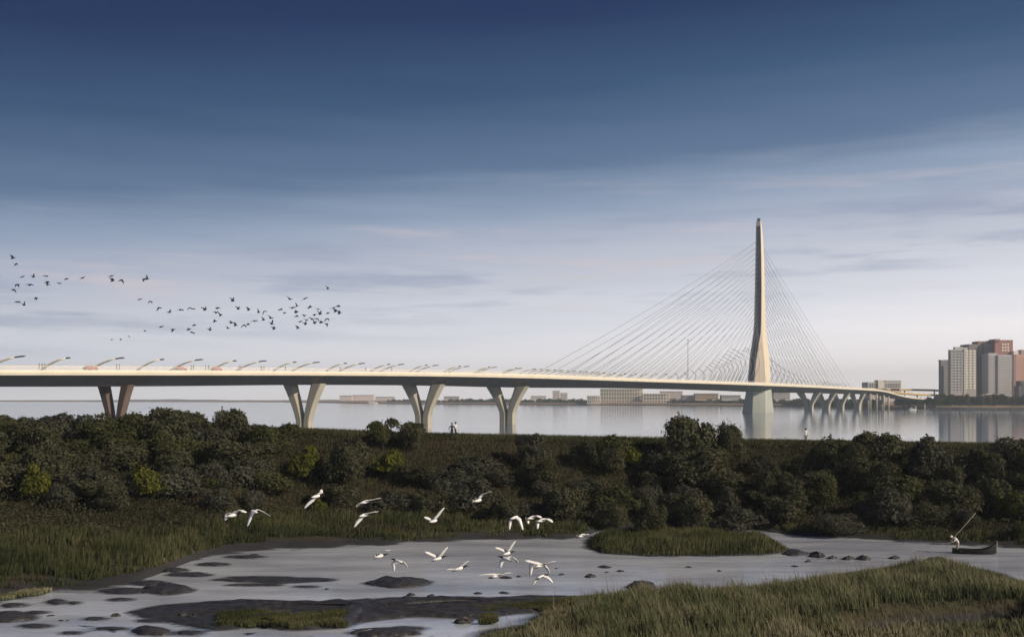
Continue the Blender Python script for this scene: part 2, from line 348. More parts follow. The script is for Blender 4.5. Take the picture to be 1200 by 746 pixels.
for s in SS:
    c, td, n, dep, hw = frame(s); f = dep*.31; U = Vector((0, 0, 1))
    P = lambda u, v: c+n*u+U*v
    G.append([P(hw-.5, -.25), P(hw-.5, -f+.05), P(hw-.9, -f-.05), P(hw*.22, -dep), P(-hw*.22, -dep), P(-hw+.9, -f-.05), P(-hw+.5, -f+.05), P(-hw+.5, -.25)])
    for i, sg in enumerate((1, -1)):
        FA[i].append([P(sg*(hw-.48), 0), P(sg*hw, 0), P(sg*(hw+.25), -f*.45), P(sg*hw, -f), P(sg*(hw-.48), -f)][::sg])
        RA[i].append([P(sg*(hw-.30), .002), P(sg*(hw-.22), .002), P(sg*(hw-.22), 1.05), P(sg*(hw-.30), 1.05)][::sg])
    AS.append([P(hw-2.5, -.1), P(hw-2.5, -.24), P(-hw+2.5, -.24), P(-hw+2.5, -.1)])
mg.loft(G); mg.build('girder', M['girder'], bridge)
for i in (0, 1):
    mf[i].loft(FA[i]); mf[i].build('edge_beam', M['cream'], bridge)
    mr_[i].loft(RA[i]); mr_[i].build('glass_railing', M['glassrail'], bridge)
ma.loft(AS); ma.build('roadway', M['asphalt'], bridge)
for sg in (1, -1):
    m2 = MB()
    for k in range(0, len(SS)):
        pass
    m2.tube([frame(s)[0]+frame(s)[2]*sg*(frame(s)[4]-.26)+Vector((0, 0, 1.1)) for s in SS], .07, 4); m2.build('handrail', M['lampmetal'], bridge)
# V piers
def vpier(px, sc_, mtl=None):
    s = s_of_px(px); c, td, n, dep, hw = frame(s); zb = c.z-dep
    rootp = bpy.data.objects.new('pier', None); COL.objects.link(rootp); rootp.parent = bridge; rootp.location = (c.x, c.y, 0)
    o = Vector((0, 0, 0))
    for sg in (1, -1):
        m_ = MB(); rings = []
        for q in np.linspace(0, 1, 12):
            z = -2.5+(zb+.5+2.5)*q; zz_ = max(z, 0)/zb
            e_ = max(0, (zz_-.28)/.72)
            cu = (1.42+.15*zz_+4.3*e_**1.25)*sc_; wd = (2.8-.2*zz_+2.2*e_**1.6)*sc_; th = (3.6+1.0*e_)*sc_*.9
            cen = o+n*(sg*cu)+Vector((0, 0, z)); a_ = wd/2; b_ = th/2; ch = .22*wd
            rings.append([cen+n*(x*sg)+td*y for x, y in ((-a_, -b_+ch), (-a_+ch, -b_), (a_-ch*.3, -b_), (a_, -b_+ch*.3), (a_, b_-ch*.3), (a_-ch*.3, b_), (-a_+ch, b_), (-a_, b_-ch))])
        m_.loft(rings); m_.build('leg', mtl or M['concrete'], rootp)
for px, k in ((135, .68), (357, 1.0), (496, 1.22), (595, 1.42), (948, 1.62), (968, 1.5), (985, 1.4), (1005, 1.3)): vpier(px, k, mat('shade_browned_concrete', (.17, .125, .11), .8, .2, .3, .2, stretch=(1, 1, .35)) if px == 135 else None)  # leftmost pier: shade put into a darker brown base colour
for px in (1014, 1022, 1031, 1037):
    s = s_of_px(px); c, td, n, dep, hw = frame(s)
    for u in (-.45, .55):
        m_ = MB(); q = c+n*hw*u; m_.tube([(q.x, q.y, -1.5), (q.x, q.y, c.z-dep+.8)], 1.1, 10); m_.build('column', M['concrete'], bridge, smooth=True)
# tower
TX, TY = raw[8][0], raw[8][1]
TW = [(-3, -16.4, 15.6, -8.0, 4.9), (0, -16.2, 15.4, -8.0, 4.9), (10, -14, 13.8, -7.6, 4.9), (21, -12.2, 12.7, -7.2, 4.9), (30, -10.6, 11.7, -6.2, 4.7), (42, -9.6, 11.3, -5.2, 4.4), (54, -8.6, 10.6, -3.8, 4.0), (64, -7.2, 9.4, -2.0, 3.4),
      (72, -6.0, 8.4, -.4, 2.9), (80, -5.0, 7.7, 1.0, 2.5), (90, -4.3, 7.1, 1.6, 2.3), (122, -3.6, 6.1, 2.1, 2.6), (156, -3.0, 5.4, 1.9, 2.4), (176, -2.7, 4.2, 1.6, 2.0), (188, -2.5, 3.0, 1.4, 1.8), (191, -2.3, 2.4, 1.2, 1.6)]
zl = np.array([q[0] for q in TW]); tv = np.array([q[1:] for q in TW]); zs = np.concatenate([np.linspace(-3, 28, 9), np.linspace(30, 100, 40), np.linspace(103, 191, 20)])
mt = MB(); R = []
for z in zs:
    a = [np.interp(z, zl, tv[:, k]) for k in range(4)]; hw = (a[1]-a[0])/2; d = min(.85*hw, 8.5)
    R.append([Vector((TX+x, TY+y, z)) for x, y in ((a[0], -d*.10), (a[2], -d), (a[3], -d*.96), (a[1], -d*.1), (a[1], d*.3), (a[3], d), (a[2], d), (a[0], d*.3))])
kb = next(i for i, z in enumerate(zs) if z > 23); mt.loft(R[kb:]); tower = mt.build('tower', M['tower'], bridge)
m_ = MB(); m_.loft(R[:kb+1]); m_.build('tower_base', mat('shade_greyed_concrete', (.50, .53, .48), .8, .2, .2, .08, stretch=(1, 1, .3)), tower)  # greyer than the shaft: shade below the deck put into the colour
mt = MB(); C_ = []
for r_ in R[9:-1]:                                # dark sheet proud of the tower's left flank, shade put into its colour
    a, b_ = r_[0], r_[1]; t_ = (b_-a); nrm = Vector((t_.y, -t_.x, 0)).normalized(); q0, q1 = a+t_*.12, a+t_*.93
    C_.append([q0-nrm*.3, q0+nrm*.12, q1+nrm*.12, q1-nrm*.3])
mt.loft(C_); mt.build('flank_shade_sheet', mat('slate_shade_tone', (.085, .09, .125), .5, .4, .15, .1, stretch=(1, 1, .1)), tower)
mt = MB(); mt.box((TX-.0, TY, 192.6), (2.6, 3, 3.2)); mt.build('tower_cap', M['lampdark'], tower)
# stay cables
def cable(s, sg, za, r=.155):
    c, td, n, dep, hw = frame(s); p = c+n*sg*(hw-2.2)
    w_ = np.interp(za, zl, tv[:, 1]); a_ = Vector((TX+(1.0 if p.x > TX else -1.0), TY+(-1.4 if sg > 0 else 1.4), za))
    v = a_-p; L_ = v.length; sag = L_*.006
    pts = [p+v*q-Vector((0, 0, 4*sag*q*(1-q))) for q in (0, .25, .5, .75, 1)]
    m_ = MB(); m_.tube(pts, r, 4); m_.build('stay_cable', M['cable'], bridge)
sL0, sT, sR1 = s_of_px(643), float(cum[8]), s_of_px(986)
for sg in (1, -1):
    for i in range(22):
        q = i/21; cable(sL0+(sT-24-sL0)*q, sg, 172-(172-78)*q**.9)
    for i in range(20):
        q = i/19; cable(sR1+(sT+26-sR1)*q, sg, 170-(170-76)*q**.9)

# street lamps: leaning swept masts, growing towards the tower
def lamp(s, u0, reach, growth, label, group=None, dark=True, curl=0.0):
    c, td, n, dep, hw = frame(s); base = c+n*u0*hw
    t_ = thing('street_lamp', label, 'street lamp', base, 0, group)
    if growth < 6:
        pts = [n*reach*q+td*1.2*q+Vector((0, 0, growth*(1-(1-q)**1.9))) for q in (0, .15, .3, .45, .6, .74 if u0 < -.5 else .84)]
        hd = [n*reach*q+td*1.2*q+Vector((0, 0, growth*(1-(1-q)**1.9))) for q in ((.73, .8, .87, .94, 1.0) if u0 < -.5 else (.83, .88, .92, .96, 1.0))]
        r0 = .27
    else:
        k = growth; prof = [(0, 0), (.16, .25), (.28, .45), (.30, .62), (.18, .80), (-.05, .93), (-.30, 1.0)]
        pts = [n*(x*k*.75)+td*0+Vector((0, 0, z*k)) for x, z in prof[:-1]]
        hd = [n*(x*k*.75)+Vector((0, 0, z*k)) for x, z in ((-.045, .928), (-.18, .97), (-.30, 1.0))]; r0 = .16+.002*k
    m_ = MB(); m_.tube(pts, [r0*(1.25-.7*i/len(pts)) for i in range(len(pts))], 6); m_.build('mast', M['lampmetal'] if growth < 7 else M['cable'], t_, smooth=True)
    m_ = MB(); rr = .20 if growth < 6 else .20
    m_.tube(hd, [rr*.8]+[rr]*(len(hd)-2)+[rr*.4], 6); m_.build('lamp_head', M['lampdark'], t_, smooth=True)
def s_of_Y(Y):
    ss = np.linspace(0, cum[-1], 4000); return float(ss[np.argmin(np.abs(smooth_interp(ss)[:, 1]-Y))])
LA = ['first leaning lamp from the left end of the bridge', 'leaning lamp with flat dark head over the red car and leftmost V pier', 'leaning lamp with flat dark head midway between the two left V piers',
      'leaning lamp with flat dark head just left of the second V pier', 'leaning lamp with flat dark head right above the second V pier', 'lamp with flat dark head halfway from second to third V pier', 'lamp with flat dark head above the left leg of third V pier', 'lamp with flat dark head just right of third V pier']
LB = ['straight cream lamp mast at the left edge over two dots of walkers', 'straight cream lamp mast with short dark tip above leftmost V pier', 'straight cream lamp mast with short dark tip left of the second red car', 'straight cream lamp mast with short dark tip right of the second V pier top',
      'lower straight lamp mast halfway between second and third V piers', 'lower straight lamp mast above the third V pier', 'lower straight lamp mast midway between third and fourth V piers', 'lower straight lamp mast over the fourth V pier']
def growth_at(s):
    d = (s-sT)
    return 3.6+36*math.exp(-(abs(d)/(105 if d < 0 else 95))**1.25)
for row in (0, 1):
    s = s_of_Y(323 if row == 0 else 334)-37*(1.07 if row == 0 else 1); i = 0
    while s < sR1+8:
        c, td, n, dep, hw = frame(s); gr = growth_at(s); px = 600+c.x/c.y*F
        if i < 8: lab, grp = (LA if row == 0 else LB)[i], 'leaning lamps on the approach span'
        elif s < sT-150: lab, grp = 'small distant bridge lamp with dark curled head on the span left of the tower fan', 'distant lamps on the main span'
        elif s < sT: lab, grp = 'tall hooked lamp mast under the cables just left of the tower', 'hooked masts left of the tower'
        else: lab, grp = 'hooked lamp mast under the cables right of the tower', 'hooked masts right of the tower'
        if abs(s-sT) > 14:
            lamp(s, (-.78 if row == 0 else -.05), (12.2 if row == 0 else 9.2) if s < sT-400 else 8, gr if (row == 0 or gr > 7) else gr*.92, lab, grp)
        i += 1; s += 37 if s < s_of_Y(617) else (22 if s < sT-130 else 12 if s < sT else 17)
c, td, n, dep, hw = frame(s_of_px(787.5))
t_ = thing('signal_mast', 'single tall thin vertical mast on the bridge left of the tower', 'mast', c+n*(hw-1.2))
m_ = MB(); m_.tube([(0, 0, -.1), (0, 0, 18), (0, 0, 33)], [.32, .25, .14], 6); m_.build('pole', M['cable'], t_)
m_ = MB(); m_.box((0, 0, 32.2), (1.6, .5, .35)); m_.box((0, 0, 29.5), (1.0, .4, .25)); m_.build('crossarm', M['lampdark'], t_)

# ------------------------------------------------------------------ viaducts on the right bank
def viaduct(pts, hw, dep, mtl, label, cols):
    v = thing('viaduct', label, 'viaduct'); P_ = [at(*p) for p in pts]; m_ = MB(); R = []
    for i, p in enumerate(P_):
        td = (P_[min(i+1, len(P_)-1)]-P_[max(i-1, 0)]); td.z = 0; td.normalize(); n = Vector((td.y, -td.x, 0)); U = Vector((0, 0, 1))
        R.append([p+n*hw, p+n*(hw+.1)-U*dep*.8, p+n*hw*.7-U*dep, p-n*hw*.7-U*dep, p-n*(hw+.1)-U*dep*.8, p-n*hw])
    m_.loft(R); m_.build('deck', mtl, v)
    for k in cols:
        m_ = MB(); p = P_[k]; m_.tube([(p.x, p.y, 2), (p.x, p.y, p.z-dep+.4)], 1.0, 8); m_.build('column', M['concrete'], v, smooth=True)
M['gold'] = mat('ochre_concrete', (.72, .50, .24), .7, .2, .15, .05)
viaduct([(1010, 455, 1500), (1030, 455.2, 1520), (1060, 455.3, 1540), (1095, 456, 1550), (1125, 458, 1540), (1150, 460, 1520), (1172, 462, 1500)], 5, 2.6, M['gold'], 'high ochre viaduct passing in front of the apartment towers', (1, 2, 3, 4, 5))
viaduct([(1025, 457, 1450), (1050, 459, 1455), (1075, 461, 1470), (1100, 462, 1490), (1130, 463, 1520)], 4.5, 2.4, M['gold'], 'lower ochre viaduct sloping down behind the riverside trees', (1, 2, 3))
# ------------------------------------------------------------------ apartment towers and low buildings
def block(m_, x0, x1, ytop, ybot, Y, dep): # a box from its front face in pixels
    a = at(x0, ytop, Y); b_ = at(x1, ybot, Y); m_.box(((a.x+b_.x)/2, Y+dep/2, (a.z+max(b_.z, 2))/2), (b_.x-a.x, dep, a.z-max(b_.z, 2)))
PANE = {}
def pane_mesh(w_, h_, mtl):
    k = (round(w_, 2), round(h_, 2), mtl.name)
    if k not in PANE:
        m_ = MB(); m_.box((0, 0, 0), (w_, .5, h_)); PANE[k] = m_.mesh('window', mtl)
    return PANE[k]
def windows(parent, x0, x1, y0, y1, Y, nx, ny, mtl, fw_=.6, fh=.55, side=False, dep=0):
    a = at(x0, y0, Y); b_ = at(x1, y1, Y); W_, H_ = b_.x-a.x, a.z-b_.z
    me = pane_mesh(W_/nx*fw_, H_/ny*fh, mtl)
    for i in range(nx):
        for j in range(ny):
            link('window', me, parent, (a.x+(i+.5)*W_/nx, Y-.12, b_.z+(j+.5)*H_/ny))
def side_windows(parent, x0, y0, y1, Y, dep, nx, ny, mtl):
    a = at(x0, y0, Y); b_ = at(x0, y1, Y); H_ = a.z-b_.z; m_ = MB(); m_.box((0, 0, 0), (.5, dep/nx*.55, H_/ny*.5)); me = m_.mesh('window', mtl)
    for i in range(nx):
        for j in range(ny): link('window', me, parent, (a.x+.12, Y+(i+.5)*dep/nx, b_.z+(j+.5)*H_/ny))
gry = mat('grey_render', (.43, .42, .42), .85, .2, .1, .05); gry2 = mat('light_grey_render', (.58, .57, .58), .85, .2, .1, .05)
brn = mat('brown_tile', (.27, .235, .22), .85, .2, .1, .05); pnk = mat('salmon_render', (.60, .39, .33), .85, .2, .08, .05); red = mat('red_tile', (.38, .19, .17), .8, .2, .1, .1)
pal = mat('haze_paled_render', (.66, .60, .57), .85, .2, .05, .05); whi = mat('white_render', (.80, .78, .72), .8, .2, .05, .05); drk = mat('window_glass_dark', (.07, .075, .09), .3, .5); mid = mat('window_glass_grey', (.26, .265, .28), .3, .5)  # pal: far-bank render paled so its colour carries the distance haze
plw = mat('pale_panel', (.85, .82, .72), .5, .4)  # off-white panels filling some of the window columns
YB = 1460
bl = thing('apartment_tower', 'shortest plain grey apartment tower, leftmost of the cluster', 'apartment tower'); m_ = MB(); block(m_, 1103, 1112.5, 422, 468, YB+30, 9); m_.build('wall', gry, bl)
m_ = MB(); block(m_, 1102.6, 1112.8, 421.4, 422.6, YB+29, 11); m_.build('parapet', gry2, bl); windows(bl, 1103.6, 1112, 424, 462, YB+30, 4, 14, mid)
bl = thing('apartment_tower', 'grey apartment tower with three columns of bright white panels', 'apartment tower'); m_ = MB(); block(m_, 1113.6, 1144, 409.5, 468, YB+4, 7); m_.build('wall', gry, bl)
m_ = MB(); block(m_, 1119, 1128.5, 406.3, 411, YB+5, 5.5); block(m_, 1129, 1134, 407, 411, YB+5.5, 5); m_.build('roof_house', gry2, bl)
windows(bl, 1113.5, 1129.5, 412, 460, YB+4, 4, 15, gry2, .62, .5); windows(bl, 1130.5, 1144, 409.8, 456, YB+4, 3, 15, plw, .58, .62)
m_ = MB()
for x in (1129.8, 1130.5): block(m_, x, x+.35, 408.5, 462, YB+3, 1.6)
m_.build('fin', plw, bl)
for j in range(15):
    m_ = MB(); block(m_, 1113.2, 1129.4, 411.2+j*3.2, 411.6+j*3.2, YB+3.2, .9); m_.build('floor_band', mid, bl)
bl = thing('apartment_tower', 'dark brown apartment tower with a red roof house behind the white panelled tower', 'apartment tower'); m_ = MB(); block(m_, 1135.5, 1153, 403, 468, YB+40, 30); m_.build('wall', brn, bl)
m_ = MB(); block(m_, 1146, 1156, 399.6, 404, YB+42, 20); m_.build('roof_house', red, bl); windows(bl, 1145, 1153, 406, 462, YB+40, 3, 20, drk, .5, .5); side_windows(bl, 1135.5, 405, 440, YB+40, 30, 3, 14, drk)
bl = thing('apartment_tower', 'mauve grey apartment tower between the brown one and the red topped one', 'apartment tower'); m_ = MB(); block(m_, 1153.4, 1168, 401.5, 468, YB+36, 30); m_.build('wall', mat('mauve_render', (.27, .235, .24), .85, .2, .1, .05), bl)
m_ = MB(); block(m_, 1158.5, 1169, 413.5, 468, YB+12, 22); m_.build('front_wing', gry2, bl); windows(bl, 1159, 1168.6, 416, 462, YB+12, 4, 16, gry, .55, .55); windows(bl, 1154, 1158, 404, 462, YB+36, 2, 18, drk, .5, .5)
bl = thing('apartment_tower', 'tallest apartment tower with a red framed crown and grey lower front', 'apartment tower'); m_ = MB(); block(m_, 1166, 1187, 398.2, 468, YB+26, 32); m_.build('wall', red, bl)
m_ = MB(); block(m_, 1169.5, 1187.6, 415.5, 468, YB+10, 15); m_.build('front_wing', gry2, bl)
windows(bl, 1173.5, 1183, 401.5, 412, YB+26, 3, 3, plw, .6, .62); windows(bl, 1170, 1187.2, 417, 462, YB+10, 6, 16, gry, .6, .45)
m_ = MB(); block(m_, 1165.8, 1172, 397, 399, YB+24, 20); block(m_, 1187.7, 1190.5, 415, 468, YB+9, 16); m_.build('corner_shaft', mat('dull_rose_render', (.40, .27, .25), .85, .2, .1, .05), bl)
bl = thing('apartment_tower', 'salmon pink apartment tower at the right edge with white roof room', 'apartment tower'); m_ = MB(); block(m_, 1190.8, 1222, 415, 468, YB+18, 30); m_.build('wall', pnk, bl)
m_ = MB(); block(m_, 1188, 1193.5, 411, 416, YB+19, 10); m_.build('roof_room', whi, bl); m_ = MB(); block(m_, 1197, 1207, 409.5, 415.2, YB+22, 12); m_.build('plant_room', gry, bl)
windows(bl, 1192, 1221, 419, 462, YB+18, 9, 15, pnk, .6, .5)
bl = thing('office_building', 'small dark stepped building in front of the salmon tower', 'building'); m_ = MB(); block(m_, 1196, 1215, 446, 470, YB-20, 14); block(m_, 1194, 1196, 452, 470, YB-20, 14); m_.build('wall', mat('slate_render', (.15, .145, .17), .8, .3), bl); windows(bl, 1196.5, 1214.5, 448, 464, YB-20, 6, 5, drk)
bl = thing('low_building', 'low white and grey building behind the bridge ramp', 'building'); m_ = MB(); block(m_, 1017, 1056, 447.5, 470, 1750, 30); m_.build('wall', gry2, bl); m_ = MB(); block(m_, 1029, 1036, 445, 455, 1748, 18); m_.build('tower_room', whi, bl)
m_ = MB(); block(m_, 1038, 1056, 445.6, 447.6, 1752, 22); m_.build('roof', gry, bl); windows(bl, 1018, 1055, 449, 454, 1750, 12, 2, drk)
# white wing shaped canopy
bl = thing('canopy', 'white wing shaped canopy above the riverside trees', 'canopy'); m_ = MB(); a = at(1150, 463.5, 1400); b_ = at(1172, 459.8, 1400); R = []
for q in np.linspace(0, 1, 9):
    x = a.x+(b_.x-a.x)*q; z = a.z+1.2*math.sin(q*5)+3.2*q**2; h = .4+1.6*math.sin(math.pi*min(1, q*1.05))
    R.append([Vector((x, 1396, z)), Vector((x, 1404, z+h*.5)), Vector((x, 1412, z)), Vector((x, 1404, z-h))])
m_.loft(R); m_.build('roof_shell', whi, bl)
for x in (a.x+6, a.x+13): m2 = MB(); m2.tube([(x, 1404, 3), (x, 1404, a.z-.2)], .6, 6); m2.build('column', whi, bl)
# riverside wall and lights on the right bank
wl = thing('river_wall', 'long grey river wall below the row of trees on the right bank', 'wall'); m_ = MB()
WP = [at(1058, 478.5, 1392), at(1090, 478, 1376), at(1130, 478, 1362), at(1210, 478, 1347), at(1500, 478, 1326)]
for i in range(len(WP)-1):
    p, q = WP[i].copy(), WP[i+1].copy(); p.z = q.z = 1.2; d = q-p; m_.box((p+q)/2+Vector((0, 0, -.2)), (d.length+.2, 1.6, 4.4), math.atan2(d.y, d.x))
m_.build('facing', mat('wall_stone', (.13, .135, .15), .85, .2, .3, .2), wl)
postm = MB(); postm.tube([(0, 0, 0), (0, 0, 2.6)], .3, 5); postme = postm.mesh('bollard', mat('pale_post_paint', (.80, .66, .46), .6, .3))
for k in range(44):
    px = 1098+k*2.55; Y = np.interp(px, [1058, 1090, 1130, 1210], [1398, 1383, 1369, 1354]); p = at(px, 474, Y)
    o = link('bollard', postme, None, (p.x, p.y, 3.2)); tag(o, 'pale post on the river wall in front of the riverside trees', 'bollard', 'pale posts along the right bank river wall')
# pontoon and ferries
def ship(name, px, py, Y, ln, label, hullm, rz=0):
    p = at(px, py, Y); t_ = thing(name, label, 'boat', (p.x, p.y, 0), rz); m_ = MB(); R = []
    for q in np.linspace(-1, 1, 9):
        w_ = .16*ln*math.sqrt(max(.02, 1-abs(q)**3)); z = .12*ln+.03*ln*q*q
        R.append([Vector((q*ln/2, -w_, z)), Vector((q*ln/2*.95, -w_*.7, -.3)), Vector((q*ln/2*.95, w_*.7, -.3)), Vector((q*ln/2, w_, z))])
    m_.loft(R); m_.build('hull', hullm, t_); m_ = MB(); m_.box((-.05*ln, 0, .12*ln+.07*ln), (.55*ln, .2*ln, .15*ln)); m_.build('cabin', whi, t_)
    m_ = MB(); m_.box((-.05*ln, 0, .12*ln+.09*ln), (.52*ln, .204*ln, .05*ln)); m_.build('window_strip', drk, t_)
    m_ = MB(); m_.tube([(-.1*ln, 0, .25*ln), (-.1*ln, 0, .42*ln)], .02*ln, 5); m_.build('mast', whi, t_)
ship('ferry', 1069, 479, 1335, 10, 'small white boat moored at the pontoon under the bridge ramp', whi)
ship('ferry', 436, 472, 3000, 30, 'tiny white ship far out on the river between second and third piers', whi)
t_ = thing('pontoon', 'low dark floating pontoon beside the moored white boat', 'pontoon', at(1080, 480, 1338)*1); t_.location.z = 0
m_ = MB(); m_.box((0, 0, .5), (17, 6, 1.4)); m_.build('float_deck', M['girder'], t_)
for x in (-7, 4): m_ = MB(); m_.tube([(x, 0, -1), (x, 0, 8 if x > 0 else 5)], .5, 6); m_.build('mooring_pile', whi, t_)
# far left-bank buildings beyond the river
tanw = mat('shaded_ochre_render', (.42, .35, .29), .85, .2)
def frame_building(px0, px1, ytop, ybot, Y, nb, nf, label, wm):
    t_ = thing('riverside_building', label, 'building'); a = at(px0, ytop, Y); b_ = at(px1, ybot, Y); z0 = 3.5
    m_ = MB(); block(m_, px0+.2, px1-.2, ytop+.5, ybot, Y+9, 26); m_.build('wall', tanw, t_)
    for j in range(nf+1):
        z = z0+(a.z-z0)*j/nf; m2 = MB(); m2.box(((a.x+b_.x)/2, Y+4, z), (b_.x-a.x+2, 11, 1.4)); m2.build('floor_slab', wm, t_)
    m2 = MB(); m2.box((0, 0, 0), (1.4, 1.4, (a.z-z0)-.2)); me = m2.mesh('column', wm)
    for i in range(nb+1): link('column', me, t_, (a.x+(b_.x-a.x)*i/nb, Y, (a.z+z0)/2))
frame_building(704, 753, 455.2, 470, 2520, 16, 4, 'large cream building with many columns on the far bank', whi)
frame_building(688.5, 703, 463.5, 470, 2500, 6, 2, 'low cream colonnade joined left of the large columned far bank building', whi)
frame_building(754, 784, 461, 470, 2480, 9, 3, 'lower cream colonnaded building right of the large columned one', whi)
tanm = mat('tan_render', (.50, .38, .25), .8, .2, .1, .05)
far_b = [(815, 842, 461, 2400, tanm, 'long low tan building on the far bank left of the tower'), (775, 800, 458.5, 2600, pal, 'pale grey flat roofed building behind the far bank colonnades'), (800, 815, 463, 2420, gry, 'small dark grey shed beside the tan far bank building'),
         (846, 868, 463, 2300, gry2, 'pale low building on the far bank just left of the tower'), (907, 926, 459.5, 2300, gry2, 'pale grey building seen between the tower and right piers'),
         (398, 412, 463.5, 3700, pal, 'hazy grey block on the far bank right of second pier'), (413, 438, 463, 3800, mat('haze_paled_pink_render', (.72, .64, .62), .85, .2), 'wide hazy pinkish building far beyond the second pier'), (440, 462, 465, 3700, pal, 'low hazy building far beyond the river right of the wide pinkish one'),  # pinkish render likewise paled in its colour for haze
         (520, 538, 464.5, 3000, pal, 'low hazy building seen just right of third pier'), (648, 656, 458, 2900, pal, 'tall hazy grey block on the far bank under the first cable'), (657, 665, 460.5, 2900, pal, 'shorter hazy block right of the tall grey far bank block'), (622, 640, 464, 2800, whi, 'low pale building on the far bank right of fourth pier')]
for x0, x1, yt, Y, mm, lab in far_b:
    t_ = thing('riverside_building', lab, 'building'); m_ = MB(); block(m_, x0, x1, yt, 469, Y, 24); m_.build('wall', mm, t_)
    m_ = MB(); block(m_, x0-.3, x1+.3, yt-.4, yt+.1, Y-1.5, 27); m_.build('roof', gry, t_)
    (Y < 3500) and windows(t_, x0+.5, x1-.5, yt+1, 467.5, Y, max(3, int((x1-x0)/2.5)), max(2, int((469-yt)/3)), drk if Y < 2450 else mid)  # distant panes get lighter glass, haze put into the colour

# ------------------------------------------------------------------ vegetation
def crown_mesh(name, seed, rx, rz, n, leaf, mtl, lobes=9, flat=.75, t0=.5, tv_=.5):
    r = np.random.default_rng(seed); cs = []
    for k in range(lobes):
        a = r.uniform(0, 2*math.pi); q = r.uniform(.1, .68) if k else 0; h = r.uniform(.28, .80)
        cs.append((math.cos(a)*q*rx, math.sin(a)*q*rx, h*rz*2, r.uniform(.32, .52)*rx*(1.0-.35*max(0, h-.5)*2)))
    P = []; Nn = []; tn = []
    per = n//lobes
    for cx, cy, cz, rad in cs:
        d = r.normal(size=(per, 3)); d /= np.linalg.norm(d, axis=1)[:, None]; d[:, 2] = np.where(d[:, 2] < -.5, -d[:, 2], d[:, 2])
        lump = 1+.16*np.sin(d[:, 0]*7+cx*3)*np.sin(d[:, 1]*7+cy*5)+.13*np.sin(d[:, 2]*11+cz*4+d[:, 0]*5)
        rr = rad*lump*r.uniform(.55, 1.0, per)**.45*np.where(r.uniform(size=per) < .13, r.uniform(1.0, 1.32, per), 1); flat_ = flat*r.uniform(.75, 1.35)
        p = np.stack([cx+d[:, 0]*rr, cy+d[:, 1]*rr, cz+d[:, 2]*rr*flat_], 1); P.append(p)
        nn = d+r.normal(size=(per, 3))*.55; nn /= np.linalg.norm(nn, axis=1)[:, None]; Nn.append(nn)
        tn.append(np.clip(t0+r.normal(size=per)*tv_*.35+r.uniform(-.3, .3)*tv_, 0, 1))
    P = np.concatenate(P); Nn = np.concatenate(Nn); tn = np.concatenate(tn); keep = P[:, 2] > .12; P, Nn, tn = P[keep], Nn[keep], tn[keep]
    up = r.normal(size=P.shape); A = np.cross(Nn, up); A /= np.linalg.norm(A, axis=1)[:, None]; B = np.cross(Nn, A)
    s_ = leaf*r.uniform(.55, 1.25, len(P))[:, None]
    V = np.stack([P-A*s_, P-B*s_*.55, P+A*s_, P+B*s_*.55+Nn*s_*.2], 1).reshape(-1, 3); Fq = np.arange(len(V)).reshape(-1, 4)
    return np_mesh(name, V, Fq, mtl, {'tint': np.repeat(tn, 4)})
LM = {'dark': leaf_mat('leaf_dark', [(0, (.044, .046, .027)), (.5, (.080, .082, .047)), (1, (.120, .118, .074))], .35),
      'grey': leaf_mat('leaf_grey_green', [(0, (.048, .049, .037)), (.5, (.080, .081, .060)), (1, (.115, .115, .086))], .35),
      'mid': leaf_mat('leaf_mid', [(0, (.042, .048, .018)), (.5, (.070, .076, .032)), (1, (.108, .112, .050))], .35),
      'yellow': leaf_mat('leaf_yellow_green', [(0, (.060, .068, .012)), (.5, (.115, .125, .022)), (1, (.19, .19, .045))], .35)}
CR = {'dark': [crown_mesh('crown', 10+i, 2.6, 1.55, 7000 if i != 4 else 3600, .14 if i % 2 else .165, LM['dark'], (9, 12, 15, 18, 8, 13)[i]) for i in range(6)],
      'grey': [crown_mesh('crown', 40+i, 2.6, 1.5, 7000 if i != 3 else 3400, .14 if i % 2 else .16, LM['grey'], (11, 16, 9, 8)[i]) for i in range(4)],
      'mid': [crown_mesh('crown', 60+i, 2.5, 1.6, 6000, .145, LM['mid'], (10, 14, 8)[i]) for i in range(3)],
      'yellow': [crown_mesh('crown', 80+i, 2.3, 1.7, 4200, .18, LM['yellow'], 8) for i in range(2)]}
def trunk_mesh(seed):
    r = random.Random(seed); m_ = MB(); m_.tube([(0, 0, -.4), (.05, .03, .5), (r.uniform(-.1, .1), .1, 1.1)], [.16, .12, .09], 7)
    for k in range(5):
        a = r.uniform(0, 6.3); q = r.uniform(.5, 1.3); m_.tube([(0, 0, r.uniform(.3, .9)), (math.cos(a)*q*.5, math.sin(a)*q*.5, 1.2), (math.cos(a)*q, math.sin(a)*q, r.uniform(1.6, 2.4))], [.09, .06, .02], 5)
    return m_.mesh('trunk', M['bark'], True)
TR = [trunk_mesh(i) for i in range(4)]
NT = [0]
def bush(p, width, height, kind, label, group=None, name='shrub', cat='shrub', sink=.0):
    k = NT[0]; NT[0] += 1
    t_ = thing(name, label, cat, (p[0], p[1], p[2]-sink), random.uniform(0, 6.28), group); sx = width/4.6; sz = height/3.0
    cmesh = CR[kind][k % len(CR[kind])]; o = link('crown', cmesh, t_); o.scale = (sx, sx*random.uniform(.85, 1.05), sz)
    o = link('trunk', TR[k % 4], t_); o.scale = (sx, sx, sz); return t_
def bush_px(px, ytop, ybase, wpx, kind, label, group=None, name='shrub', cat='shrub'):
    p = hit(px, ybase) if ybase > 512 else Vector(((px-600)*129/F, 129, tz((px-600)*129/F, 129)))
    m = p.y/F; zt = CAMZ-(ytop-HZ)*m; return bush(p, wpx*m, max(1.2, zt-p.z), kind, label, group, name, cat)
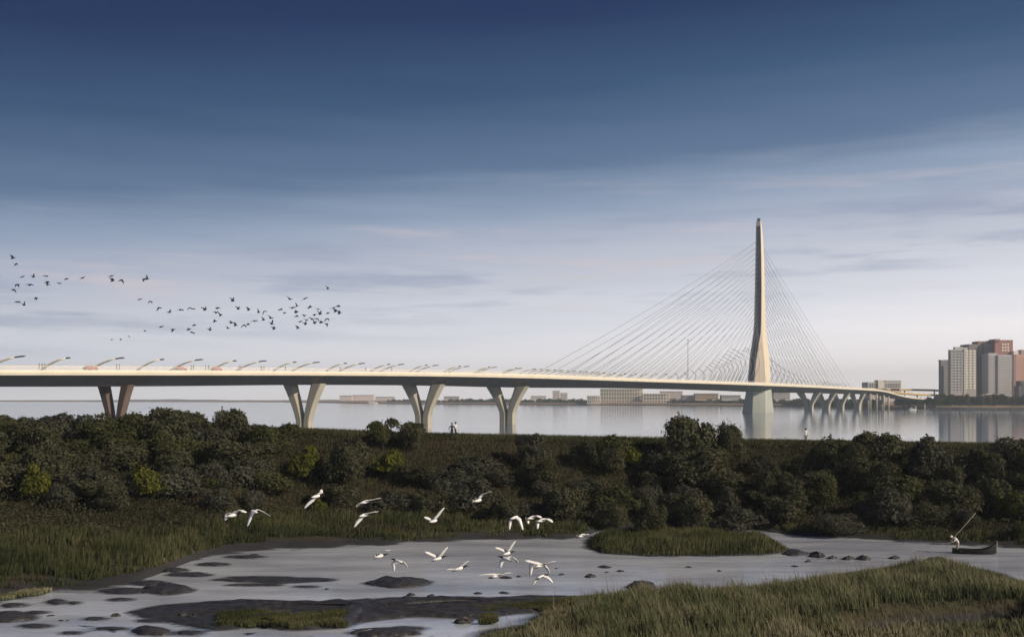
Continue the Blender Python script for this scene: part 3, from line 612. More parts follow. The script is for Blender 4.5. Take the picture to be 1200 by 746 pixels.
# crest trees against the river
crest = [(-8, 488, 520, 60, 'dark', 'dark bushy tree at the left edge of the bank top'), (32, 489, 520, 56, 'grey', 'misty grey green tree on the bank top, second from left edge'), (72, 487, 518, 58, 'grey', 'broad grey green tree on the bank left of leftmost V pier'),
         (112, 485, 518, 52, 'grey', 'tree covering the foot of the leftmost V pier'), (160, 487, 518, 50, 'mid', 'rounded tree right beside the leftmost V pier foot'), (196, 481, 520, 62, 'dark', 'tallest dark tree of the left thicket, rising into the water view'), (228, 485, 520, 46, 'dark', 'dark tree at the right shoulder of the left thicket'),
         (262, 492, 522, 48, 'dark', 'round dark tree where the left thicket slopes down'), (298, 498, 522, 52, 'grey', 'low wide shrub ending the left thicket near the second pier'),
         (449, 491, 527, 36, 'mid', 'paler left tree of the pair in front of the third pier'), (481, 495, 528, 38, 'dark', 'darker right tree of the pair in front of the third pier'),
         (622, 509, 548, 54, 'grey', 'shrub on the bank right of the fourth pier foot'), (722, 510, 552, 52, 'mid', 'olive shrub on the bank crest midway between fourth pier and tower'), (690, 517, 552, 40, 'dark', 'small dark shrub left of the olive crest shrub'),
         (806, 495, 552, 62, 'dark', 'tall dark round tree on the bank left of the tower reflection'), (857, 502, 548, 44, 'dark', 'small round dark tree just left of the tower base reflection'),
         (984, 518, 545, 38, 'mid', 'low olive shrub right of the lone walker in white'), (1029, 510, 560, 66, 'dark', 'broad dark tree standing highest on the right part of the bank'), (1092, 516, 565, 60, 'grey', 'broad grey green tree right of the highest right bank tree'), (1150, 527, 570, 60, 'dark', 'dark tree below the apartment towers'), (1200, 532, 575, 56, 'mid', 'olive tree at the right edge of the bank')]
for x, yt, yb, w_, k, lab in crest: bush_px(x, yt, yb, w_, k, lab, None, 'tree' if yb-yt > 28 else 'shrub', 'tree' if yb-yt > 28 else 'shrub')
special = [(46, 547, 586, 40, 'yellow', 'yellow green bush low in the left thicket near the left edge'), (177, 545, 588, 52, 'yellow', 'bright yellow green bush in the left thicket under the leftmost pier'), (362, 526, 564, 44, 'yellow', 'yellow green bush directly below the second pier'),
           (455, 525, 562, 42, 'yellow', 'yellow green bush below the pair of trees at the third pier'), (374, 585, 602, 20, 'yellow', 'small yellow green bush behind the white bird flying right'), (1186, 576, 612, 54, 'yellow', 'yellow green bush at the right edge behind the boat'), (1195, 612, 632, 34, 'mid', 'low olive bush on the shore right of the boat'), (740, 518, 551, 36, 'yellow', 'small yellowish bush beside the olive crest shrub'),
           (545, 560, 600, 70, 'grey', 'wide grey bush on the open slope behind the bird with raised wing'), (590, 585, 612, 44, 'dark', 'dark low bush at the slope foot behind the pale flying bird'), (490, 575, 605, 50, 'dark', 'dark low bush on the slope right of two gliding birds'), (660, 575, 612, 56, 'dark', 'dark bush right of the three close flying birds'),
           (630, 540, 570, 46, 'dark', 'lone dark bush in the middle of the brown slope'), (560, 536, 560, 60, 'grey', 'low grey bush mid slope below the walking couple'), (510, 548, 575, 44, 'grey', 'small grey bush on brown slope left of centre')]
for x, yt, yb, w_, k, lab in special: bush_px(x, yt, yb, w_, k, lab)
CLEAR = [(46, 585, 34), (177, 586, 44), (362, 564, 38), (455, 562, 40), (944, 530, 30), (740, 552, 26), (1186, 612, 40)]   # spots where a brighter bush or a walker stands free
def fill(x0, x1, rows, kinds, label, group, seed):
    r = random.Random(seed)
    if len(rows) == 2: rows = list(rows)
    RW = ['topmost', 'second', 'third', 'lowest'] if len(rows) > 2 else ['upper', 'lower'] if len(rows) > 1 else ['foot']
    ORD = 'first second third fourth fifth sixth seventh eighth ninth tenth eleventh twelfth thirteenth fourteenth fifteenth'.split()
    for ri, (yb, step, hp, wp) in enumerate(rows):
        x = x0+r.uniform(0, step); ci = 0
        while x < x1:
            if any(abs(x-a) < wp*.35+c_*.15 and yb > b_-6 and yb-hp < b_ for a, b_, c_ in CLEAR): x += step*.5; continue
            y = yb+r.uniform(-9, 9); w_ = wp*r.uniform(.6, 1.4); h = hp*r.uniform(.65, 1.3)*(.55+.45*w_/wp)
            kd = r.choice(kinds); bush_px(x, y-h, y, w_, kd, '%s %s bush from the left in the %s row of %s' % (ORD[min(ci, 14)], {'dark': 'dark green', 'grey': 'grey green', 'mid': 'olive'}[kd], RW[ri], label), group); ci += 1; x += step*r.uniform(.75, 1.3)
fill(-45, 325, [(530, 40, 34, 56), (552, 42, 36, 58), (574, 44, 36, 60), (596, 46, 34, 56)], ['dark', 'dark', 'grey', 'dark', 'mid', 'grey', 'mid'], 'the left thicket', 'bushes of the left thicket', 3)
fill(330, 425, [(566, 46, 34, 52), (590, 44, 32, 52)], ['dark', 'grey', 'dark'], 'the second pier thicket', 'bushes below the second pier', 5)
fill(690, 1240, [(560, 50, 32, 58), (582, 46, 36, 60), (604, 44, 38, 58), (622, 46, 34, 54)], ['dark', 'grey', 'dark', 'dark', 'grey', 'mid'], 'the right thicket', 'bushes of the right thicket', 9)
fill(0, 330, [(588, 70, 30, 54)], ['dark', 'grey', 'mid'], 'the left thicket front', 'bushes at the front of the left thicket', 44)
fill(430, 690, [(575, 58, 24, 50), (602, 50, 24, 44)], ['dark', 'grey'], 'the middle slope', 'bushes at the foot of the middle slope', 15)
# riverside trees on the right bank
r = random.Random(21)
NTH = 'first second third fourth fifth sixth seventh eighth ninth tenth eleventh twelfth thirteenth fourteenth fifteenth sixteenth seventeenth eighteenth nineteenth twentieth'.split(); NTH += ['twenty '+q for q in NTH[:9]]
for k in range(12):
    px = 1052+k*4.6; Y = np.interp(px, [1058, 1090, 1130, 1210], [1405, 1392, 1378, 1362])+r.uniform(6, 22); p = at(px, 470, Y)
    bush((p.x, p.y, 3), r.uniform(8, 12), r.uniform(9, 12), 'dark', NTH[k]+' dark riverside tree from the bridge ramp towards the apartment towers', 'riverside trees by the ramp', 'tree', 'tree')
for k in range(28):
    px = 1098+k*4.3; Y = np.interp(px, [1058, 1090, 1130, 1210], [1405, 1392, 1378, 1362])+r.uniform(6, 26); p = at(px, 470, Y)
    bush((p.x, p.y, 3), r.uniform(9, 14), r.uniform(12, 16), 'dark', NTH[k]+' dark tree from the left in the row below the apartment towers', 'riverside trees below the apartment towers', 'tree', 'tree')
# far woods as masses
def wood(name, pts, n, label, seed, leaf=2.2):
    r = np.random.default_rng(seed); P = []
    A_ = [at(x, 470, Y) for x, Y in pts]
    for k in range(n):
        i = r.integers(0, len(A_)-1); q = r.uniform(); p = A_[i].lerp(A_[i+1], q); h = r.uniform(5, 12)
        d = r.normal(size=(90, 3)); d /= np.linalg.norm(d, axis=1)[:, None]; d[:, 2] = np.abs(d[:, 2])
        P.append(np.array([p.x+r.uniform(-6, 6), p.y+r.uniform(0, 40), 3])+d*np.array([h*.8, h*.8, h])*r.uniform(.7, 1, (90, 1)))
    P = np.concatenate(P); a = r.normal(size=P.shape); a /= np.linalg.norm(a, axis=1)[:, None]; b_ = np.cross(a, r.normal(size=P.shape)); b_ /= np.linalg.norm(b_, axis=1)[:, None]
    V = np.stack([P-a*leaf, P-b_*leaf, P+a*leaf, P+b_*leaf], 1).reshape(-1, 3)
    o = link(name, np_mesh(name, V, np.arange(len(V)).reshape(-1, 4), LM['dark'], {'tint': np.repeat(r.uniform(.2, .8, len(P)), 4)})); tag(o, label, 'woods', kind='stuff')
wood('far_woods', [(545, 2900), (600, 2800), (690, 2560)], 90, 'hazy strip of trees on the far bank right of the fourth pier', 4)
wood('far_woods', [(455, 3300), (520, 3000), (560, 2900)], 60, 'hazy strip of trees on the far bank behind the third pier', 5)
wood('far_woods', [(785, 2480), (830, 2380), (882, 2230), (940, 2060)], 90, 'strip of trees on the far bank around the tower base', 6, 1.8)
wood('far_woods', [(925, 1990), (975, 1840), (1030, 1560)], 110, 'dark strip of trees behind the short right V piers', 7, 1.6)

# ------------------------------------------------------------------ undergrowth between the bushes
def undergrowth(n, seed):
    r = np.random.default_rng(seed); X = r.uniform(-66, 66, n); Y = r.uniform(84, 128.5, n); yw = np.interp(X, fwx, fwy); u = (Y-yw)/(YC-yw); px = 600+X/Y*F
    dens = np.clip(np.interp(px, [-60, 300, 360, 430, 500, 640, 720, 1300], [1, 1, .45, .4, .22, .3, 1, 1])+.5*wob(X, Y, .5, 4), 0, 1)
    k = (u > np.interp(X, [-60, -20, -8, 5, 60], [.34, .32, .26, .12, .12])) & (u < .97) & (r.uniform(size=n) < dens); X, Y = X[k], Y[k]; Z = terrain(X, Y); m = 7
    hgt = r.uniform(.2, 1.0, len(X))*(1+.5*wob(X, Y, .9)); P = np.repeat(np.stack([X, Y, Z], 1), m, 0); hr = np.repeat(hgt, m)
    P += np.stack([r.normal(size=len(P))*.38, r.normal(size=len(P))*.38, r.uniform(0, 1, len(P))*hr], 1)
    nn = r.normal(size=P.shape); nn[:, 2] = np.abs(nn[:, 2])+.3; nn /= np.linalg.norm(nn, axis=1)[:, None]; A = np.cross(nn, r.normal(size=P.shape)); A /= np.linalg.norm(A, axis=1)[:, None]; B = np.cross(nn, A)
    s_ = r.uniform(.07, .17, len(P))[:, None]; V = np.stack([P-A*s_, P-B*s_*.5, P+A*s_, P+B*s_*.5], 1).reshape(-1, 3)
    tn = np.clip(np.repeat(.5+.35*wob(X, Y, .37, 2), m)+r.normal(size=len(P))*.16, 0, 1)
    o = link('undergrowth', np_mesh('undergrowth', V, np.arange(len(V)).reshape(-1, 4), leaf_mat('undergrowth_leaves', [(0, (.034, .036, .020)), (.5, (.068, .068, .038)), (1, (.112, .108, .058))], .35), {'tint': np.repeat(tn, 4)}))
    tag(o, 'low leafy undergrowth filling the gaps between bushes on the slope', 'undergrowth', kind='stuff')
undergrowth(52000, 91)
# ------------------------------------------------------------------ grass and reeds
def blades(name, XY, h, wdt, mtl, label, lean=.25, wind=(.25, .05), tint_fn=None, seed=1, z=None):
    r = np.random.default_rng(seed); n = len(XY); Z = terrain(XY[:, 0], XY[:, 1]) if z is None else z
    H = h*r.uniform(.55, 1.2, n) if np.isscalar(h) else h*r.uniform(.6, 1.2, n)
    a = r.uniform(0, 2*math.pi, n); dx = np.cos(a)*wdt*r.uniform(.6, 1.3, n); dy = np.sin(a)*wdt*.6
    la = r.uniform(0, 2*math.pi, n); lm = H*lean*r.uniform(.2, 1.3, n); lx = np.cos(la)*lm+wind[0]*H; ly = np.sin(la)*lm+wind[1]*H
    B_ = np.stack([XY[:, 0], XY[:, 1], Z-.05], 1); D = np.stack([dx, dy, np.zeros(n)], 1)
    m1 = B_+np.stack([lx*.3, ly*.3, H*.55], 1); tp = B_+np.stack([lx, ly, H], 1)
    V = np.stack([B_-D, B_+D, m1+D*.8, m1-D*.8, tp], 1).reshape(-1, 3); k = np.arange(n)*5
    T = np.concatenate([np.stack([k, k+1, k+2], 1), np.stack([k, k+2, k+3], 1), np.stack([k+3, k+2, k+4], 1)])
    base = tint_fn(XY) if tint_fn else np.full(n, .5)
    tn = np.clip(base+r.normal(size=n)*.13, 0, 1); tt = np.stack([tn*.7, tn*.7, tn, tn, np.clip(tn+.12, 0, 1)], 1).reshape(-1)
    o = link(name, np_mesh(name, V, T, mtl, {'tint': tt})); tag(o, label, 'grass', kind='stuff'); return o
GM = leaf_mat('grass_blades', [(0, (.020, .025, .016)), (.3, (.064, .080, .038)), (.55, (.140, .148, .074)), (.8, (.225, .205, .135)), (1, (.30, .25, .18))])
RM = leaf_mat('reed_blades', [(0, (.014, .018, .009)), (.35, (.036, .044, .017)), (.65, (.068, .074, .030)), (1, (.125, .118, .060))])
def patchy(s, lo, hi, ph=0):
    return lambda XY: lo+(hi-lo)*(.5+.5*np.clip(1.6*wob(XY[:, 0], XY[:, 1], s, ph), -1, 1))
def scatter(n, x0, x1, y0, y1, keep, seed):
    r = np.random.default_rng(seed); P = np.stack([r.uniform(x0, x1, n), r.uniform(y0, y1, n)], 1); return P[keep(P)]
# near grass bank
P = scatter(420000, -12, 50, 44, 88, lambda P: (sdf(NEAR, P[:, 0], P[:, 1])+.5*wob(P[:, 0], P[:, 1], 1.1, 2)+.35*wob(P[:, 0], P[:, 1], 3.1) > .55) & (np.abs(P[:, 0]-0) < P[:, 1]*.5+2), 31)
dn = sdf(NEAR, P[:, 0], P[:, 1]); r_ = np.random.default_rng(5).uniform(size=len(P)); cl = wob(P[:, 0], P[:, 1], 2.3, 3)+.7*wob(P[:, 0], P[:, 1], 4.9, 1)
gap = sdf(GAPP, P[:, 0], P[:, 1]); k_ = (r_ < np.clip(.25+dn*.5, 0, 1)*np.clip(.62+.6*cl, .18, 1)*np.clip(.9-gap*.9, .22, 1)); P, dn, cl = P[k_], dn[k_], cl[k_]
hh = np.clip(.22+dn*.16, .18, 1.0)*(1+.35*wob(P[:, 0], P[:, 1], .55, 3))*np.clip(.85+.42*cl, .4, 1.5)*np.where((P[:, 1] < 60.5) & (P[:, 0] > 15), .5, 1)*np.where(gap[k_] > 0, .5, 1)
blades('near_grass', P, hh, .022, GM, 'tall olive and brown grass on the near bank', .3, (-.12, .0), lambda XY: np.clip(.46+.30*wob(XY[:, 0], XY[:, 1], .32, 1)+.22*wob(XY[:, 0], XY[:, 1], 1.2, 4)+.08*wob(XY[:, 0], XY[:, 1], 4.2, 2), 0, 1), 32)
Pt = P[np.random.default_rng(6).uniform(size=len(P)) < .02]
blades('seed_stalks', Pt, 1.35, .012, leaf_mat('dry_stalk', [(0, (.12, .10, .06)), (1, (.30, .25, .17))]), 'thin pale dry stalks standing above the near grass', .45, (-.15, 0), None, 33)
# reed island
P = scatter(90000, 4, 28, 88, 112, lambda P: sdf(ISLE, P[:, 0], P[:, 1])+.25*wob(P[:, 0], P[:, 1], 1.6, 1)+.45*wob(P[:, 0], P[:, 1], 2.9, 3)+.25*wob(P[:, 0], P[:, 1], 6.1) > .1, 33)
dn = sdf(ISLE, P[:, 0], P[:, 1]); k_ = np.random.default_rng(8).uniform(size=len(P)) < np.clip(.25+dn*.8, 0, 1); P, dn = P[k_], dn[k_]
blades('island_reeds', P, np.clip(.35+dn*.36, .3, .95)*(1+.45*wob(P[:, 0], P[:, 1], 1.5, 2)), .03, RM, 'dense green reeds on the low island in the channel', .18, (.05, 0), patchy(.7, .35, .85, 4), 34)
# reed belt along the far shore
def belt(P):
    yw = np.interp(P[:, 0], fwx, fwy); u = (P[:, 1]-yw)/(YC-yw); up_ = np.interp(P[:, 0], [-60, -20, -8, 5, 15, 60], [.36, .36, .30, .16, .10, .14])
    mar = np.interp(P[:, 0], [-60, -31, -27, -18, -10, 60], [.6, .8, 3.4, 2.6, 1.0, .6])
    gap = wob(P[:, 0]*.55, P[:, 1]*1.7, .75, 9)+.5*wob(P[:, 0]*1.3, P[:, 1]*3, 1.1, 3)
    return (P[:, 1]-yw > mar+.9*wob(P[:, 0], P[:, 1], 1.7)) & (u < up_) & (gap > -.06+.28*(np.sin(P[:, 0]*91.7+P[:, 1]*53.3)))
P = scatter(520000, -52, 56, 68, 112, belt, 35)
yw = np.interp(P[:, 0], fwx, fwy); cl = wob(P[:, 0], P[:, 1], 1.9, 3)+.6*wob(P[:, 0], P[:, 1], 4.1, 1)
hh = np.clip(.3+(P[:, 1]-yw)*.12, .25, 1.15)*(1+.4*wob(P[:, 0], P[:, 1], .6, 5))*np.clip(.85+.4*cl, .35, 1.5)
blades('shore_reeds', P, hh, .035, RM, 'olive reeds and sedge along the far shore of the pond', .22, (.05, 0), lambda XY: np.clip(.48+.30*wob(XY[:, 0], XY[:, 1], .28, 6)+.22*wob(XY[:, 0], XY[:, 1], 1.1, 2), 0, 1), 36)
# meadow on the slope and on the bank top
def slope(P):
    yw = np.interp(P[:, 0], fwx, fwy); u = (P[:, 1]-yw)/(YC-yw); return (u > .12) & (u < 1.04)
P = scatter(230000, -66, 66, 80, 132, slope, 37)
blades('meadow_grass', P, .5, .04, leaf_mat('dry_meadow_blades', [(0, (.026, .028, .014)), (.5, (.050, .044, .025)), (1, (.085, .066, .044))]), 'brownish meadow grass over the slope and bank top', .4, (.1, 0), patchy(.25, .15, .8, 8), 38)
P = scatter(42000, -66, 66, 128.6, 131.6, lambda P: P[:, 1] > 0, 39)
blades('crest_grass', P, .55, .035, RM, 'fringe of taller grass along the top of the bank', .3, (.1, 0), patchy(.5, .4, .9, 2), 40)
# ------------------------------------------------------------------ mud bars, stones
def lump(name, pts, h, mtl, label, cat, group=None, seed=0, base=None, rough=.35):
    """a low mound with the given outline (pixels at pond level)"""
    Pg = base if base is not None else poly(pts); r = np.random.default_rng(seed)
    # densify the outline
    Q = []
    for i in range(len(Pg)):
        a, b_ = Pg[i], Pg[(i+1) % len(Pg)]; k = max(2, int(np.hypot(*(b_-a))/.45))
        for q in range(k): Q.append(a+(b_-a)*q/k)
    Q = np.array(Q); c = Q.mean(0); Q = Q+np.stack([wob(Q[:, 0]*2.2, Q[:, 1]*2.2, 1.7, seed), wob(Q[:, 1]*2, Q[:, 0]*2, 1.9, seed+1)], 1)*min(.30, .08*np.hypot(*(Q.max(0)-Q.min(0))))
    n = max(len(Q), 10); mb_ = MB(); rings = []
    for s_, hz in ((1.04, -.25), (1.0, .02), (.93, .35), (.80, .62), (.60, .85), (.35, .97), (.12, 1.0)):
        ring = c+(Q-c)*s_; hh_ = h*hz*(1+rough*wob(ring[:, 0]*2.3, ring[:, 1]*2.3, 1.9, seed)*(1 if hz > .1 else 0)) if hz > 0 else np.full(len(Q), -.3)
        rings.append([Vector((p[0]-c[0], p[1]-c[1], float(z))) for p, z in zip(ring, np.broadcast_to(hh_, len(Q)))])
    mb_.loft(rings); o = mb_.build(name, mtl, None, True, (c[0], c[1], PZ)); tag(o, label, cat, group); return o
def flat(x0, x1, y, hpx, n=14, skew=0, seed=0):
    r = random.Random(seed); cx, rx = (x0+x1)/2, (x1-x0)/2
    return [(cx+math.cos(a)*rx*r.uniform(.85, 1.08), y-math.sin(a)*hpx*r.uniform(.7, 1.2)+math.cos(a)*skew) for a in [2*math.pi*k/n for k in range(n)]]
BAR = [(150, 717), (185, 709), (240, 705), (268, 703), (310, 711), (335, 710), (380, 704), (470, 700), (560, 699), (592, 703), (640, 699), (692, 698), (705, 704), (660, 710), (612, 718), (560, 724), (480, 722), (425, 728), (402, 735), (340, 738), (300, 734), (250, 738), (215, 732), (165, 722)]
lump('mud_bar', BAR, .28, M['mud'], 'long grey mud bar across the pond in front, with green tufts', 'mud bar', None, 1, None, .8)
def tufts(name, pts, n, h, label, seed, mtl=RM):
    Pg = poly(pts); P = scatter(n, Pg[:, 0].min(), Pg[:, 0].max(), Pg[:, 1].min(), Pg[:, 1].max(), lambda P: sdf(Pg, P[:, 0], P[:, 1])+.55*wob(P[:, 0], P[:, 1], 1.9, seed)+.45*wob(P[:, 0], P[:, 1], 4.3, seed+2) > .25, seed)
    if len(P): blades(name, P, h, .025, mtl, label, .35, (0, 0), patchy(1.1, .3, .9, seed), seed+1, z=np.full(len(P), PZ+.12))
tufts('mud_sedge', [(245, 724), (300, 719), (345, 722), (412, 722), (408, 735), (340, 738), (300, 735), (250, 738)], 34000, .34, 'dark green sedge tufts on the left part of the mud bar', 51)
tufts('mud_sedge', [(540, 707), (600, 704), (700, 700), (690, 707), (640, 716), (600, 716), (560, 718)], 60000, .16, 'olive moss and sedge on the right part of the mud bar', 53)
tufts('mud_sedge', [(375, 722), (395, 719), (414, 724), (412, 736), (392, 738), (374, 732)], 9000, .34, 'dark sedge clump at the front edge of the mud bar', 57)
tufts('mud_moss', [(310, 714), (360, 707), (470, 702), (560, 701), (560, 712), (470, 716), (380, 720)], 40000, .10, 'thin greenish moss over the middle of the mud bar', 59, GM)
tufts('mud_sedge', [(562, 723), (576, 719), (590, 724), (588, 733), (566, 733)], 7000, .30, 'small green clump in the lower water gap beside the stone', 61)
tufts('shore_moss', [(-10, 700), (60, 690), (66, 694), (20, 702), (-10, 706)], 9000, .25, 'yellowish moss tuft on the left shore', 55, GM)
mounds = [(118, 176, 692, 3.5, .14, 'dark mud patch at the left shore above the rounded mound'), (150, 196, 683, 3, .14, 'dark mud patch on the left shore behind the rounded mound'), (196, 246, 673, 2.6, .12, 'dark mud tongue reaching right from the left shore bend'), (232, 268, 661, 2, .12, 'small dark mud tongue farther back on the left shore'), (262, 312, 652, 1.6, .1, 'thin dark mud edge at the far left end of the pond'),
          (0, 30, 709, 2.5, .12, 'dark mud strip at the left edge under the moss'), (22, 60, 733, 2, .08, 'flat mud sliver low at the left edge'), (110, 150, 736, 1.8, .07, 'flat mud sliver left of the oval rock'), (205, 240, 741, 2.5, .12, 'mud sliver right of the oval rock at the bottom'), (268, 345, 676, 1.3, .05, 'thin mud line above the long mud streak'), (345, 372, 687, 1, .04, 'short mud line right below the long streak'),
          (450, 500, 736, 2, .1, 'mud sliver in the lower water gap left'), (500, 540, 716, 1.6, .1, 'mud step on the front edge of the mud bar'), (700, 760, 703, 2.5, .2, 'low mud shelf in front of the mud lump by the near grass'),(428, 508, 683, 5, .35, 'large smooth dark mud mound in open water left of centre'), (168, 225, 691, 6, .32, 'rounded dark mud mound near the left shore'), (-30, 44, 723, 6, .25, 'dark mud flat cut by the left edge of the water'), (188, 219, 668, 2.5, .18, 'dark mud hump at the left shoreline point'),
          (252, 402, 679, 3.2, .07, 'long thin mud streak in the left half of the water'), (262, 330, 685, 1.2, .04, 'very thin mud line below the long mud streak'), (735, 768, 688, 4, .4, 'dark mud lump at the edge of the near bank'), (408, 492, 741, 5, .22, 'dark mud tongue at the bottom below the mud bar'), (156, 199, 740, 4.2, .30, 'oval dark rock at the bottom left'),
          (918, 945, 648, 3, .3, 'dark mud spit at the right tip of the reed island'), (56, 77, 705, 2.4, .15, 'small ragged mud patch left, larger of a pair'), (80, 93, 706, 1.4, .1, 'small ragged mud patch left, smaller of a pair'), (33, 55, 717, 1.3, .08, 'thin mud sliver above the left edge mud flat'), (99, 124, 724.5, 1.6, .1, 'thin oval mud sliver in the left water'),
          (125, 157, 702, 1.6, .08, 'twin thin mud sliver below the left shore'), (162, 200, 727, 1.5, .06, 'thin mud line between oval rock and mud bar'), (72, 96, 741, 1.4, .06, 'thin mud line at the bottom left corner')]
pond = bpy.data.objects['pond_water']; DP = DEP.copy()
for Pg in [poly(BAR)]+[poly(flat(m_[0], m_[1], m_[2], m_[3], 14, 0, i)) for i, m_ in enumerate(mounds)]:   # the water is shallow round each mud bank
    k_ = (GX > Pg[:, 0].min()-3) & (GX < Pg[:, 0].max()+3) & (GY > Pg[:, 1].min()-3) & (GY < Pg[:, 1].max()+3)
    DP[k_] = np.minimum(DP[k_], np.clip(-sdf(Pg, GX[k_], GY[k_])-.10, 0, None)*.55)
pond.data.attributes['depth'].data.foreach_set('value', DP.reshape(-1).astype(np.float32))
for i, (x0, x1, y, hp, h, lab) in enumerate(mounds): lump('mud_mound', flat(x0, x1, y, hp, 14, 0, i), h, M['mud'], lab, 'mud mound', None, i+3)
STN = []
def stone(px, py, wpx, hpx, label, group=None):
    p = lvl(px, py, PZ); m_ = p.y/F; r = random.Random(int(px*7+py)); k = 16; mb_ = MB(); rings = []; W_ = wpx*m_/2; H_ = hpx*m_
    ph = r.uniform(0, 6); 
    for s_, z in ((.85, -.2), (1, 0), (.95, .45), (.72, .8), (.35, 1.0), (.05, 1.02)):
        rings.append([Vector((math.cos(a)*W_*s_*(1+.18*math.sin(2*a+ph)+.1*math.sin(5*a+ph*2)), math.sin(a)*W_*.8*s_*(1+.15*math.cos(3*a+ph)), z*H_*.65*(1+.3*math.sin(a*2+ph)+.22*math.sin(5*a+ph*3+z*4))))+Vector((r.uniform(-.07, .07)*W_, r.uniform(-.07, .07)*W_, r.uniform(-.06, .06)*H_)) for a in [2*math.pi*q/k for q in range(k)]])
    mb_.loft(rings); o = mb_.build('rock', M['stone'], None, False, p); tag(o, label, 'rock', group)
for x, y, w_, h, lab in [(958, 652, 21, 7, 'largest rock of the chain between reed island and near grass'), (975, 654, 13, 4, 'low rock right of the largest chain rock'), (994, 655, 16, 5, 'third rock of the chain right of the reed island'), (1012, 655, 20, 5.5, 'wide rock in the middle of the rock chain'), (1048, 654, 15, 4, 'low rock at the channel edge left of the boat'), (1096, 656, 20, 4.5, 'rock at the grass edge below the boat stern'),
                         (709, 664.5, 16, 2.6, 'flat stone in the water under the reed island left end'), (692, 675.5, 16, 4, 'rounded stone near the mud bar in the centre water'), (727, 669, 11, 2, 'thin stone right of the rounded centre stone'), (711, 670.5, 6, 1.6, 'tiny stone just left of the thin centre stone'), (807, 664.5, 7, 1.8, 'tiny stone in bright water below the reed island'), (843, 669, 6, 1.7, 'tiny stone in bright water near the near grass'),
                         (932, 663.5, 9, 1.8, 'small flat stone left of the rock chain'), (947, 658, 8, 3, 'small dark stone below the largest chain rock'), (136, 721.5, 10, 4, 'small upright rock at the left end of mud bar'), (215, 722, 14, 6, 'dark rock on the left end of the mud bar'), (226, 724, 13, 7, 'second dark rock on the left of the mud bar'), (543, 729, 22, 7, 'largest stone in the lower water gap'), (552, 722, 10, 4, 'small stone behind the largest lower gap stone'),
                         (298, 650, 9, 2.2, 'small dark stone off the left far shore'), (593, 677, 14, 2.6, 'flat stone under the low flying birds'), (608, 675.5, 6, 1.8, 'tiny stone right of the low flying birds'), (575, 677, 6, 1.8, 'tiny stone left under the low flying birds'), (658, 673, 8, 2, 'small stone under the rightmost flying birds'), (560, 695, 12, 2, 'thin stone left of the mud bar middle'), (591, 694.5, 13, 2, 'thin stone off the middle of the mud bar'), (652, 666, 4, 1.5, 'tiny dark stone right of the crossing birds'), (72, 727, 6, 1.6, 'tiny stone in the left water'), (79, 727, 4, 1.6, 'tiniest stone of the left water pair'), (59, 721, 9, 1.4, 'thin flat stone right of left edge mud flat'), (383, 690, 7, 1.5, 'tiny stone under the long mud streak'), (482, 697, 12, 3, 'lump on the back edge of the mud bar'), (505, 698, 8, 2.5, 'small lump on the mud bar back edge')]:
    stone(x, y, w_, h, lab)
# ------------------------------------------------------------------ birds over the pond
def water_bird(body, lw, rw, head, d, label, group='white birds flying over the pond'):
    """body: pixel of the body; lw, rw: wrist and tip of the two wings in pixels; head: which way it flies in the picture"""
    m = d/F; o0 = at(body[0], body[1], d); t_ = thing('water_bird', label, 'bird', o0, 0, group)
    h = Vector((.72*head, .62, .12)).normalized(); up = (Vector((0, 0, 1))-h*h.z).normalized(); sd = h.cross(up)
    b_ = MB(); rings = []
    prof = [(-.34, .012, 0, .0), (-.30, .045, 0, .0), (-.2, .062, .9, .0), (-.08, .085, 1, 0), (.04, .088, 1, 0), (.13, .070, 1, .005), (.19, .060, 1, .01), (.25, .046, 1, .02), (.31, .036, 1, .02), (.36, .042, 1, .02), (.41, .034, 1, .015), (.44, .014, 1, .01)]
    for i, (s_, r_, q, dz) in enumerate(prof):
        flatf = .35 if i < 2 else .95
        rings.append([h*s_+up*(dz+math.sin(a)*r_*flatf)+sd*math.cos(a)*r_ for a in [2*math.pi*k/8 for k in range(8)]])
    b_.loft(rings)
    for i in range(len(b_.f)): 
        ring = i//8
        if 5 <= ring <= 11 and i < 8*(len(prof)-1): b_.mi[i] = 1
    # wings in the same mesh, rooted inside the body
    for (wr, tp), sg in ((lw, -1), (rw, 1)):
        def off(p, dy): return Vector(((p[0]-body[0])*m, dy, (body[1]-p[1])*m))
        r0 = Vector((0, 0, .03)); r1 = off(wr, -.02*sg); r2 = off(tp, -.06)-h*.06
        pts = [r0, r0.lerp(r1, .5)+Vector((0, 0, .02)), r1, r1.lerp(r2, .5)+Vector((0, 0, .015)), r1.lerp(r2, .85), r2]
        ch = [.26, .27, .26, .21, .14, .03]; R = []
        for i, p in enumerate(pts):
            t = (pts[min(i+1, 5)]-pts[max(i-1, 0)]).normalized(); c_ = h-t*h.dot(t)
            c_ = (c_.normalized() if c_.length > .2 else h); nrm = t.cross(c_).normalized(); c0 = ch[i]; th = .020 if i < 4 else .010
            R.append([p+c_*c0*.40, p+c_*c0*.12+nrm*th, p-c_*c0*.60, p+c_*c0*.12-nrm*th*.6])
        b_.loft(R)
    b_.build('body', [M['white'], M['black']], t_, True)
    k = MB(); tip = h*.43+up*.012; k.tube([tip, tip+h*.08-up*.012, tip+h*.15-up*.04], [.012, .009, .003], 5); k.build('beak', M['black'], t_)
    for s_ in (-1, 1):
        k = MB(); k.tube([-h*.18-up*.05+sd*.03*s_, -h*.34-up*.06+sd*.03*s_, -h*.48-up*.05+sd*.03*s_], [.012, .009, .006], 4); k.build('leg', M['black'], t_)
